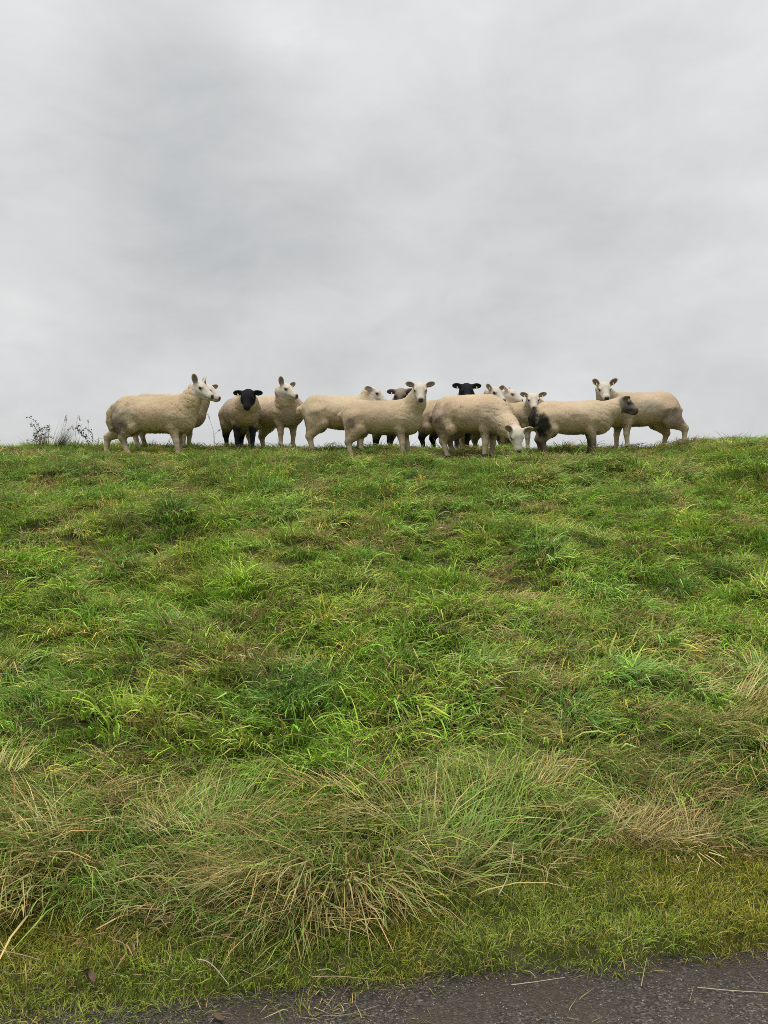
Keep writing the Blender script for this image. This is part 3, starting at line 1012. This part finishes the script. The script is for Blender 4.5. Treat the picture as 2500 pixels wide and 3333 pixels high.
    nz = vnoise(V * 11 + seed)[:, None]; nz2 = vnoise(V * 3.5 + seed * 2.3)[:, None]
    wool = wool * g.uniform(.92, 1.06) * np.array((1, g.uniform(.98, 1.01), g.uniform(.95, 1.04)))
    C = wool * (0.80 + 0.40 * nz2) * np.array((1, 1, 1)) * (1 + 0.10 * (nz - .5))
    warm = sstep(.50, .72, vnoise(V * 4.2 + seed * 4.1 + 11))[:, None] * 0.30
    C = C * (1 - warm) + wool * np.array((1.02, .86, .78)) * warm
    soil = [((g.uniform(-.4, .35), sd * .2, g.uniform(.36, .60)), (g.uniform(.08, .2), .16, g.uniform(.05, .11)),
             ((.36, .29, .205), (.50, .375, .27), (.33, .29, .22))[g.integers(3)], g.uniform(.35, .65)) for sd in (1, -1) for _ in range(4)]
    if seed in (1, 5, 7, 9, 13, 14):                                      # darker belly wool: part mud, part belly shade painted into the colour
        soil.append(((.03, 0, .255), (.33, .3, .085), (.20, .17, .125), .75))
    for (c, r, cl, a) in list(patches) + soil:                                         # dirt and dung stains in the fleece, plus the painted belly shade
        q = (V / s - np.array(c)) / np.array(r)
        m = sstep(1.25, .62, np.sqrt((q ** 2).sum(1)) + (vnoise(V * 16 + 5) - .5) * .75 + (vnoise(V * 45 + 5) - .5) * .35)[:, None] * a
        C = C * (1 - m) + np.array(cl) * m
    # lower legs
    ldist = np.full(len(V), 1.0)
    for pts in lm:
        for q in range(1, 4):
            ldist = np.minimum(ldist, cone_d(V, pts[q], pts[q + 1], .06 * s, .04 * s))
    leg = (sstep(.30 * s, .22 * s, V[:, 2] + .05 * (vnoise(V * 14) - .5)) * sstep(.02, -.005, ldist))[:, None]
    if legcol == 'black':
        lc = BLACK * 1.3 + 0 * nz
        leg = (sstep(.36 * s, .27 * s, V[:, 2] + .06 * (vnoise(V * 14) - .5)) * sstep(.045, .0, ldist))[:, None]
    elif legcol == 'brown':
        lc = np.array((.13, .10, .08)) * (0.7 + .6 * nz)
    else:
        lc = np.array((.47, .39, .28)) * (0.9 + .2 * nz)
        mm = sstep(.48, .72, vnoise(V * 9 + seed * 7))[:, None] * .65
        lc = lc * (1 - mm) + MUD * mm
    C = C * (1 - leg) + lc * leg
    hoof = sstep(.050 * s, .035 * s, V[:, 2])[:, None] * leg
    C = C * (1 - hoof) + np.array((.05, .045, .04)) * hoof
    # face
    sk = skin[:, None]
    if face == 'white':
        fc = WHITE * (0.95 + .10 * nz)
    elif face == 'black':
        fc = BLACK * (0.8 + .5 * nz)
    elif face == 'dark':
        lt = sstep(.02, .07, lh[:, 2])[:, None] * .55
        fc = np.array((.060, .050, .048)) * (0.6 + .8 * nz)
        fc = fc * (1 - lt) + np.array((.42, .34, .25)) * lt
    else:
        mo = sstep(.42, .62, vnoise(V * 26 + 3))[:, None]
        fc = np.array((.16, .135, .125)) * (1 - mo) + np.array((.075, .058, .052)) * mo
        bk = sstep(.08, -.06, lh[:, 0])[:, None] * .5
        fc = fc * (1 - bk) + np.array((.33, .29, .25)) * bk
    C = C * (1 - sk) + fc * sk
    er_ = (inner * (1 if face in ('white',) else 0))[:, None]
    C = C * (1 - er_) + PINK * er_
    if face == 'mottled':
        e2 = ear[:, None] * .8
        C = C * (1 - e2) + np.array((.20, .19, .18)) * e2
    # nose, lips and tear line
    hm = (hd < .02)
    nose = hm * sstep(.158, .172, lh[:, 0]) * sstep(.034, .024, np.abs(lh[:, 1])) * sstep(-.054, -.044, lh[:, 2]) * sstep(.004, -.008, lh[:, 2])
    lip = hm * sstep(.085, .105, lh[:, 0]) * np.exp(-((lh[:, 2] + .056 + .10 * np.clip(.15 - lh[:, 0], 0, 1)) / .0065) ** 2) * .75
    tear = np.zeros(len(V))
    for sd in (1, -1):
        q = lh - np.array((.032, sd * .064, -.004))
        tear = np.maximum(tear, np.exp(-((q[:, 0] / .014) ** 2 + (q[:, 1] / .02) ** 2 + ((q[:, 2] + q[:, 0] * .7) / .010) ** 2)))
        q = lh - np.array((.014, sd * .072, .010))
        tear = np.maximum(tear, .9 * np.exp(-((q[:, 0] / .021) ** 2 + (q[:, 1] / .025) ** 2 + (q[:, 2] / .013) ** 2)))
    for m, cc in ((nose, NOSE), (lip, NOSE * 1.5), (tear * .8, np.array((.06, .045, .04)))):
        m = np.clip(m, 0, 1)[:, None]
        if face in ('white', 'mottled'):
            C = C * (1 - m) + cc * m
    body = mesh_obj('body', V, Q, M_COAT, root, C)
    # eyes
    for sd in (1, -1):
        e = bpy.data.objects.new('eye', EYE_ME); COL.objects.link(e); e.parent = root
        e.location = hp(.014, sd * .0655, .012); e.scale = (hs,) * 3
    for ti_ in tags:
        c, ER, L, W, ax, nrm = ei[ti_]
        e = bpy.data.objects.new('ear_tag', TAG_ME); COL.objects.link(e); e.parent = root
        e.location = c + nrm * .010 * A + np.array((0, 0, -.006)); e.scale = (1.0,) * 3
        e.rotation_euler = (0.2, 0, math.atan2(f[1], f[0]))
    # fleece: short locks standing out of the wool
    nrmv = np.zeros((len(V), 3)); body.data.vertices.foreach_get('normal', nrmv.ravel()) if False else None
    nrmv = np.array([0.0] * (len(V) * 3)); body.data.vertex_normals.foreach_get('vector', nrmv); nrmv = nrmv.reshape(-1, 3)
    woolm = (1 - skin) * (1 - leg[:, 0]) * (hd > .012) * sstep(.24 * s, .30 * s, V[:, 2] + .06 * (np.abs(V[:, 0]) < .2 * s))
    cand = np.where(woolm > .6)[0]
    pick = g.choice(cand, size=min(len(cand), int(11000 * min(1, .0085 / vox))), replace=False)
    pp, nn, cc = V[pick], nrmv[pick], C[pick]
    m = len(pick)
    dirv = nn * .9 + np.array((-.08, 0, -.18)) + g.normal(0, .40, (m, 3))
    dirv /= np.linalg.norm(dirv, axis=1)[:, None]
    ln = g.uniform(.006, .0125, m)[:, None] * (0.8 + .5 * sstep(.45 * s, .25 * s, pp[:, 2])[:, None]) * min(fluff, 1.1)
    wv = np.cross(dirv, g.normal(0, 1, (m, 3))); wv /= np.linalg.norm(wv, axis=1)[:, None]
    vv = np.cross(dirv, wv)
    wd = g.uniform(.005, .009, m)[:, None]
    b = pp - nn * .005
    tip = b + dirv * ln + np.array((0, 0, -.12)) * ln
    LV = np.stack([b + wv * wd, b - wv * wd * .5 + vv * wd * .87, b - wv * wd * .5 - vv * wd * .87, tip], 1).reshape(-1, 3)
    o = np.arange(m)[:, None] * 4
    LF = np.concatenate([o + np.array([[0, 1, 3]]), o + np.array([[1, 2, 3]]), o + np.array([[2, 0, 3]])])
    LC = np.repeat((cc * g.uniform(.92, 1.12, (m, 1)))[:, None, :], 4, 1).reshape(-1, 3)
    fleece = mesh_obj('fleece', LV, LF, M_LOCK, root, np.clip(LC, 0, .85))
    fleece['kind'] = 'stuff'
    return root


UP = (.55, -.35, .85)          # ears pricked up
SIDE = (1.0, -.05, .30)        # ears out to the side, a little raised
LOW = (1.0, -.05, -.08)        # ears level

SHEEP = [
    dict(label='large cream sheep with a long woolly tail and dirty hindquarters, leftmost of the flock', px=500, d=9.5, heading=-4, s=1.0,
         head_px=(658, 1267), head_d=9.42, look=(.80, -.30, -.42), ears=((.35, -.25, 1.0, (.5, .6, .2)), (.50, -.45, .95, (.5, .7, .1))), tail='long',
         legs=((.02, .02), (.08, 0), (-.28, .03), (.08, 0)), seed=1,
         patches=(((-.40, -.16, .46), (.17, .16, .22), (.17, .13, .115), .9), ((-.44, .10, .42), (.12, .14, .14), DIRT, .5),
                  ((.05, -.24, .55), (.34, .10, .10), (.52, .37, .27), .35)), fluff=1.4),
    dict(label='sheep mostly hidden behind the leftmost sheep, its muzzle and pricked ear showing beyond', px=545, d=10.15, heading=-6, s=.97,
         head_px=(684, 1274), head_d=10.1, look=(.84, -.25, -.45), ears=((1.0, .45, .75), (.45, -.35, .9)), seed=2, vox=.010,
         patches=(((.46, -.05, .36), (.12, .2, .10), DIRT, .5),)),
    dict(label='black-faced sheep with drooping black ears and black legs, facing the camera', px=782, d=10.15, heading=-66, s=.93,
         head_px=(806, 1294), head_d=9.56, look=(.03, -.62, -.78), ears=((1.0, -.05, -.10), (1.0, -.05, -.14)), face='black', legcol='black',
         seed=3, tags=(1,)),
    dict(label='white-faced sheep looking right, standing behind the black-faced sheep on the left', px=893, d=10.5, heading=-42, s=.98,
         head_px=(937, 1270), head_d=10.05, look=(.80, -.48, -.40), ears=((.95, .10, .75), (.42, -.3, 1.0, (.6, .6, .1))), seed=4, tags=(0,),
         patches=(((.42, -.10, .36), (.14, .18, .10), DIRT, .45),)),
    dict(label='cream sheep in profile with a stubby tail, nose above the central sheep', px=1108, d=10.0, heading=8, s=.97,
         head_px=(1224, 1284), head_d=10.0, look=(.86, -.10, -.50), ears=((1.0, -.6, -.1), (.8, -.75, -.35)), seed=5, neck_low=-.02),
    dict(label='dark brown-faced sheep peering over the back of the central sheep', px=1275, d=10.95, heading=-72, s=.97,
         head_px=(1304, 1288), head_d=10.35, look=(-.10, -.68, -.72), ears=((1.0, -.05, .02), (1.0, -.05, -.08)), face='dark', legcol='black', seed=6, vox=.010, tags=(1,)),
    dict(label='central cream sheep standing side-on with its white face turned to the camera', px=1240, d=9.4, heading=-8, s=.93,
         head_px=(1368, 1271), head_d=9.14, look=(.02, -.74, -.67), ears=((1.0, .05, .42), (1.0, .05, .38)), seed=7,
         legs=((.08, 0), (.04, -.02), (-.04, 0), (.0, 0)),
         patches=(((-.38, -.19, .44), (.08, .10, .08), (.19, .145, .12), .85),)),
    dict(label='black-faced sheep with two ear tags, its head above the back of the grazing sheep', px=1458, d=10.65, heading=-48, s=.98,
         head_px=(1520, 1272), head_d=10.2, look=(.02, -.70, -.70), ears=((1.0, -.05, .02), (1.0, -.05, .05)), face='black', legcol='black', seed=8, tags=(0, 1)),
    dict(label='grazing sheep with its head lowered into the grass and a dirty rump', px=1533, d=9.60, heading=-32, s=1.0,
         head_px=(1683, 1422), head_d=9.02, look=(.10, -.34, -.93), ears=((1.0, -.10, .15), (.75, -.25, .75)), seed=9, roll=0.15,
         legs=((-.03, 0), (-.03, 0), (.05, .02), (.10, 0)), neck_low=.03, back_up=.05, fluff=1.3,
         patches=(((-.42, -.12, .50), (.24, .3, .22), (.25, .195, .15), .8),)),
    dict(label='white-faced sheep with head turned half right, just behind the shoulders of the grazing sheep', px=1578, d=11.0, heading=-62, s=1.0,
         head_px=(1616, 1281), head_d=10.45, look=(.55, -.62, -.52), ears=((.95, -.1, .55), (1.0, -.1, .40)), seed=10, vox=.010, tags=(1,)),
    dict(label='white-faced sheep in right profile, rearmost of the heads beyond the grazing sheep', px=1592, d=11.3, heading=-22, s=.98,
         head_px=(1666, 1287), head_d=11.0, look=(.88, -.30, -.36), ears=((.6, -.3, .6), (.4, -.6, .3)), seed=11, vox=.010),
    dict(label='sheep facing the camera with tagged ears, between the grazing sheep and the dung-stained sheep', px=1700, d=10.75, heading=-62, s=.93,
         head_px=(1736, 1302), head_d=10.25, look=(-.04, -.76, -.64), ears=((1.0, 0, .35), (1.0, 0, .38)), seed=12, tags=(0, 1)),
    dict(label='sheep with a mottled dark face and a large black stain on its hindquarters', px=1860, d=9.75, heading=-14, s=.94,
         head_px=(2039, 1314), head_d=9.62, look=(.84, -.20, -.50), ears=((.75, -.3, .15, (.3, .6, -.6)), (.90, .45, .35, (.2, .3, -.9))), face='mottled', legcol='brown', seed=13, tail='flat',
         legs=((-.03, .02), (.02, 0), (-.04, 0), (.04, 0)), neck_low=-.01,
         patches=(((-.52, -.05, .53), (.14, .30, .24), STAIN, .98), ((-.37, -.20, .44), (.10, .16, .20), STAIN, .97), ((-.41, -.15, .30), (.09, .12, .16), STAIN, .8),
                  ((.10, -.25, .52), (.13, .12, .035), (.06, .06, .045), .8), ((.02, -.25, .47), (.22, .12, .06), (.36, .30, .19), .5))),
    dict(label='sheep facing left with pricked ears, its face to the camera, rightmost of the flock', px=2086, d=10.3, heading=186, s=1.0,
         head_px=(1968, 1268), head_d=10.0, look=(-.03, -.76, -.64), ears=((.72, .05, .85), (.72, .05, .72)), seed=14, tags=(0, 1), tail='flat',
         legs=((-.03, 0), (.03, 0), (-.18, 0), (.0, 0)), back_up=.01,
         patches=(((-.39, .16, .42), (.18, .18, .15), (.22, .165, .13), .85),)),
]
for kw in SHEEP:
    sheep(**kw)


# ------------------------------------------------------------------ weeds on the crest, stalks and leaves by the road
M_STEM = plain_mat('bramble_stem', (0.085, 0.065, 0.045), rough=0.7)
M_LEAF = plain_mat('bramble_leaf', (0.060, 0.075, 0.042), rough=0.5, spec=0.3)
M_SEED = plain_mat('seed_head', (0.30, 0.235, 0.15), rough=0.8)
M_STALK = plain_mat('straw_stalk', (0.30, 0.25, 0.135), rough=0.6, vary=0.25, scale=14)
M_PALE = plain_mat('pale_stalk', (0.40, 0.35, 0.23), rough=0.6, vary=0.2, scale=14)
M_DEAD = plain_mat('dead_leaf', (0.10, 0.062, 0.038), rough=0.65, vary=0.4, scale=22)


def z8(zx, zy):
    return 60 + zx / 5.53, 1330 + zy / 5.53


def spline(pts, n=5):
    """Catmull-Rom through the points"""
    p = np.asarray(pts, float); p = np.vstack([2 * p[0] - p[1], p, 2 * p[-1] - p[-2]])
    out = []
    for i in range(1, len(p) - 2):
        for t in np.linspace(0, 1, n, endpoint=False):
            out.append(.5 * (2 * p[i] + (p[i + 1] - p[i - 1]) * t + (2 * p[i - 1] - 5 * p[i] + 4 * p[i + 1] - p[i + 2]) * t * t
                             + (3 * p[i] - p[i - 1] - 3 * p[i + 1] + p[i + 2]) * t ** 3))
    out.append(p[-2])
    return np.array(out)


def leaf_shape(c, ax, nrm, L, W):
    w = np.cross(nrm, ax)
    V = [c, c + ax * L * .35 + w * W * .5 + nrm * L * .06, c + ax * L * .75 + w * W * .38 + nrm * L * .03, c + ax * L - nrm * L * .10,
         c + ax * L * .75 - w * W * .38 + nrm * L * .03, c + ax * L * .35 - w * W * .5 + nrm * L * .06, c + ax * L * .5 - nrm * L * .03]
    return V, [(0, 1, 6), (1, 2, 6), (2, 3, 6), (3, 4, 6), (4, 5, 6), (5, 0, 6)]


def bramble(label, shoots, d, seed):
    g = np.random.default_rng(seed)
    bx, by = z8(*shoots[0][0])
    b = at(bx, by, d)
    root = empty('bramble', (b[0], d, h1(b[0], d)))
    tag(root, label, 'plant', 'brambles on the crest')
    org = np.array(root.location)
    leaves = []
    for sh in shoots:
        dd = d + np.cumsum(g.normal(0, .03, len(sh)))
        pts = [at(*z8(*q), dd[i]) - org for i, q in enumerate(sh)]
        if sh is shoots[0]: pts = [np.array((pts[0][0] * .5, pts[0][1], -.03))] + pts
        c = spline(pts)
        v, f = tube(c, np.linspace(.0045, .0016, len(c)), 5)
        mesh_obj('stem', v, f, M_STEM, root)
        for i in range(4 if sh is shoots[0] else 1, len(c)):
            if g.random() < .8:
                for _ in range(g.integers(1, 4)):
                    ax = unit(g.normal(0, 1, 3) + np.array((0, 0, -.1))); nr = unit(np.cross(ax, g.normal(0, 1, 3)))
                    leaves.append(leaf_shape(c[i] + g.normal(0, .012, 3), ax, nr, g.uniform(.014, .028), g.uniform(.009, .016)))
    v, f = join_parts(leaves)
    o = mesh_obj('foliage', v, f, M_LEAF, root, smooth=False); o['kind'] = 'stuff'
    return root


bramble('dark-leaved bramble reaching up and left on the crest at the far left',
        [[(330, 640), (310, 540), (345, 430), (385, 370), (330, 260), (250, 190), (190, 165)], [(350, 430), (300, 335), (255, 300), (225, 300)],
         [(345, 440), (400, 370), (450, 345), (520, 330), (565, 320)], [(330, 520), (430, 470), (500, 430), (535, 385), (510, 365)],
         [(320, 560), (300, 470), (285, 450)], [(330, 590), (480, 520), (570, 500), (650, 520)], [(310, 600), (250, 560), (140, 580)]], 10.08, 3)
bramble('bramble shoot arching right over the leaning grass tuft on the crest',
        [[(1260, 640), (1240, 570), (1190, 500), (1120, 420), (1050, 365), (970, 345), (885, 390)], [(1120, 430), (1190, 360), (1290, 400), (1340, 480), (1330, 550), (1280, 590)],
         [(1060, 370), (1090, 310), (1110, 300)], [(1180, 500), (1140, 470), (1080, 390)], [(1200, 520), (1210, 490), (1230, 510)]], 10.1, 8)


def grass_clump(name, label, px, py0, d, n, L, lean_px, spread, cols, seed, width=.004, cat='grass tuft'):
    """a single tuft of long blades that stands out against the sky; parts are its blades in one mesh"""
    g = np.random.default_rng(seed)
    b = at(px, py0, d); z = h1(b[0], d)
    V, F, C = [], [], []
    for k in range(n):
        ln = g.uniform(*L); az = g.normal(0, spread); th0 = abs(g.normal(.25, .15)); cu = g.uniform(.3, 1.3) * lean_px
        h = np.array((math.cos(az), math.sin(az), 0)); p = np.array((g.normal(0, .035), g.normal(0, .03), -.03))
        w = np.cross(h, (0, 0, 1)) * .6 + np.array((.5, 0, 0)); w = unit(w) * width * g.uniform(.5, 1.1)
        o = len(V); m = 7; col = np.array(cols[g.integers(len(cols))]) * g.uniform(.7, 1.2)
        for q in range(m):
            t = q / (m - 1); th = th0 * lean_px + cu * t
            if q: p = p + ln / (m - 1) * (math.sin(th) * h + np.array((0, 0, math.cos(th))))
            V += [p - w * (1 - t * .9), p + w * (1 - t * .9)]; C += [col, col]
        F += [(o + 2 * q, o + 2 * q + 1, o + 2 * q + 3, o + 2 * q + 2) for q in range(m - 1)]
    o = mesh_obj(name, V, F, M_LOOSE, None, np.array(C))
    o.location = (b[0], d, z)
    return tag(o, label, cat)


grass_clump('grass_tuft', 'dark green and straw grass tuft leaning right between the brambles on the crest', 188, 1440, 10.05, 320, (.22, .50), 1.0, .45,
            ((.10, .12, .05), (.16, .17, .07), (.30, .26, .14)), 4)
grass_clump('grass_tuft', 'dry straw grass tuft standing under the bramble at the far left of the crest', 138, 1450, 10.05, 120, (.14, .36), .45, 1.6,
            ((.30, .24, .13), (.20, .16, .09), (.16, .17, .07)), 5)


def stalk(name, label, pts, r, mat, cat, group=None, head=None):
    """a thin tapering stalk along world points, optionally with a drooping seed head at its end"""
    c = spline(pts, 6); org = c[0].copy()
    if head:
        root = empty(name, org)
        v, f = tube(c - org, np.linspace(r, r * .5, len(c)), 5); mesh_obj('stem', v, f, mat, root)
        g = np.random.default_rng(len(label)); parts = []
        L = head
        tot = c[-1] - c[-2]; tot = unit(tot)
        for k in range(16):
            b = c[-1] - org - tot * L * (k / 16.0) + g.normal(0, .002, 3)
            ax = unit(tot + g.normal(0, .5, 3) + np.array((0, 0, -.3)))
            parts.append(tube([b, b + ax * .010, b + ax * .020], [.0008, .0030, .0006], 4))
        v, f = join_parts(parts); o = mesh_obj('seed_head', v, f, M_SEED, root); o['kind'] = 'stuff'
    else:
        v, f = tube(c - org, np.linspace(r, r * .55, len(c)), 5)
        root = mesh_obj(name, v, f, mat); root.location = org
    return tag(root, label, cat, group)


def zs1(zx, zy, d):
    return at(330 + zx / 4.1475, 1200 + zy / 4.1475, d)


def sky_stalk(label, zpts, d, head=.05, r=.0022, mat=None):
    pts = [at(*z8(*q), d + .01 * i) for i, q in enumerate(zpts)]
    pts[0][2] = h1(pts[0][0], d) - .02
    stalk('seed_stalk', label, pts, r, mat or M_STALK, 'grass stalk', 'grass stalks on the crest', head)


sky_stalk('taller of two dry grass stalks standing close together left of the leaning tuft', [(745, 640), (775, 460), (820, 260), (858, 125)], 10.07, .09)
sky_stalk('shorter dry grass stalk right beside the tallest one left of the leaning tuft', [(790, 640), (815, 480), (850, 280), (872, 170)], 10.00, .07)
sky_stalk('dry grass stalk curving above the top of the leaning tuft', [(1010, 640), (1035, 350), (1055, 215), (1085, 120), (1105, 200)], 10.02, .05)
sky_stalk('thin single dry stalk right of the leaning tuft', [(1270, 640), (1266, 400), (1258, 300), (1258, 215)], 10.06, .04, .0016)
pts = [zs1(1522, 1010, 9.7), zs1(1515, 880, 9.7), zs1(1490, 770, 9.7), zs1(1466, 690, 9.71), zs1(1438, 615, 9.72)]
pts[0][2] = h1(pts[0][0], 9.7) - .02
stalk('seed_stalk', 'dry stalk with a drooping seed head between the second sheep and the black-faced one', pts, .0022, M_STALK, 'grass stalk', 'grass stalks on the crest', .075)
pts = [zs1(1530, 1010, 9.75), zs1(1528, 930, 9.75), zs1(1545, 870, 9.75), zs1(1590, 830, 9.76)]
pts[0][2] = h1(pts[0][0], 9.75) - .02
stalk('seed_stalk', 'short curved dark stalk bending towards the black-faced sheep', pts, .0020, M_STEM, 'grass stalk', 'grass stalks on the crest', .02)


def low(px, py, lift):
    """point where the view ray meets the ground near the road, lifted a little"""
    d = FPX * EYE / (py - 1666.5)
    for _ in range(8):
        z = max(h1((px - 1250) / FPX * d, d), 0.0) + lift
        d = FPX * (EYE - z) / (py - 1666.5)
    return at(px, py, d)


for lab, q, r, m in (
    ('pale straw stalk lying flat across the edge of the asphalt, right of centre', [(1665, 3206, .012), (1740, 3196, .016), (1840, 3181, .03)], .0022, M_PALE),
    ('straw stalk standing up from the verge edge onto the asphalt on the right', [(2087, 3210, .008), (2095, 3170, .015), (2105, 3118, .05)], .0026, M_STALK),
    ('long thin straw stalk lying on the asphalt at the right edge of the picture', [(2270, 3214, .008), (2380, 3224, .008), (2500, 3231, .008), (2600, 3236, .008)], .0022, M_PALE),
    ('short straw stalk lying on the asphalt right of the upright one', [(2245, 3258, .008), (2258, 3210, .008)], .0016, M_STALK),
    ('thin straw stalk lying on the asphalt right of bottom centre', [(1050, 3305, .008), (1130, 3302, .008), (1235, 3272, .008)], .0015, M_STALK),
    ('pale bent stalk hanging over the verge grass at the left edge', [(-10, 3092, .04), (60, 3105, .05), (130, 3124, .05)], .0032, M_STALK),
    ('looped dry stalk resting on mossy verge grass at the far left', [(95, 3130, .06), (96, 3155, .05), (60, 3170, .05), (20, 3165, .05), (14, 3148, .05), (40, 3140, .05)], .0020, M_STALK),
    ('pale forked dry stem lying in the verge grass left of centre', [(642, 3122, .05), (675, 3130, .06), (705, 3155, .06), (745, 3205, .04)], .0030, M_PALE),
    ('long pale stalk slanting over the verge towards the asphalt, left of centre', [(905, 3128, .06), (860, 3160, .05), (800, 3190, .04), (740, 3222, .02)], .0024, M_STALK),
    ('pale dry stem standing curved in the verge grass right of centre', [(1622, 2915, .05), (1650, 2860, .09), (1664, 2800, .16), (1672, 2740, .2)], .0040, M_PALE),
    ('straw stalk lying across the verge grass just above the asphalt, left of centre', [(1015, 3180, .05), (1100, 3178, .05), (1220, 3188, .03)], .0024, M_STALK),
):
    stalk('straw_stalk', lab, [low(a, b, c) for a, b, c in q], r * .72, m, 'straw', 'loose straw stalks by the road')


def dead_leaf(label, px, py, L, W, rz, tilt, lift):
    n, m = 7, 4
    V, F = [], []
    for i in range(n):
        t = i / (n - 1); hw = W * (math.sin(math.pi * min(1, t * .95 + .05)) ** .7)
        for j in range(m):
            v = j / (m - 1) * 2 - 1
            V.append((L * (t - .5), v * hw * .5, .35 * W * abs(v) ** 1.5 + .18 * L * (t - .4) ** 2))
    for i in range(n - 1):
        for j in range(m - 1):
            F.append((i * m + j, (i + 1) * m + j, (i + 1) * m + j + 1, i * m + j + 1))
    o = mesh_obj('dead_leaf', V, F, M_DEAD)
    md = o.modifiers.new('thickness', 'SOLIDIFY'); md.thickness = .0012
    o.location = low(px, py, lift); o.rotation_euler = (0.3, tilt, rz)
    return tag(o, label, 'leaf', 'dead brown leaves by the road')


dead_leaf('curled brown dead leaf lying in the mossy verge grass at the left', 282, 3160, .085, .018, -1.1, -.5, .055)
dead_leaf('small brown dead leaf beside the larger one in the left verge grass', 300, 3180, .06, .015, -.9, .3, .05)
dead_leaf('reddish brown dead leaf on the asphalt at the bottom, left of centre', 712, 3312, .055, .015, -.7, .05, .012)
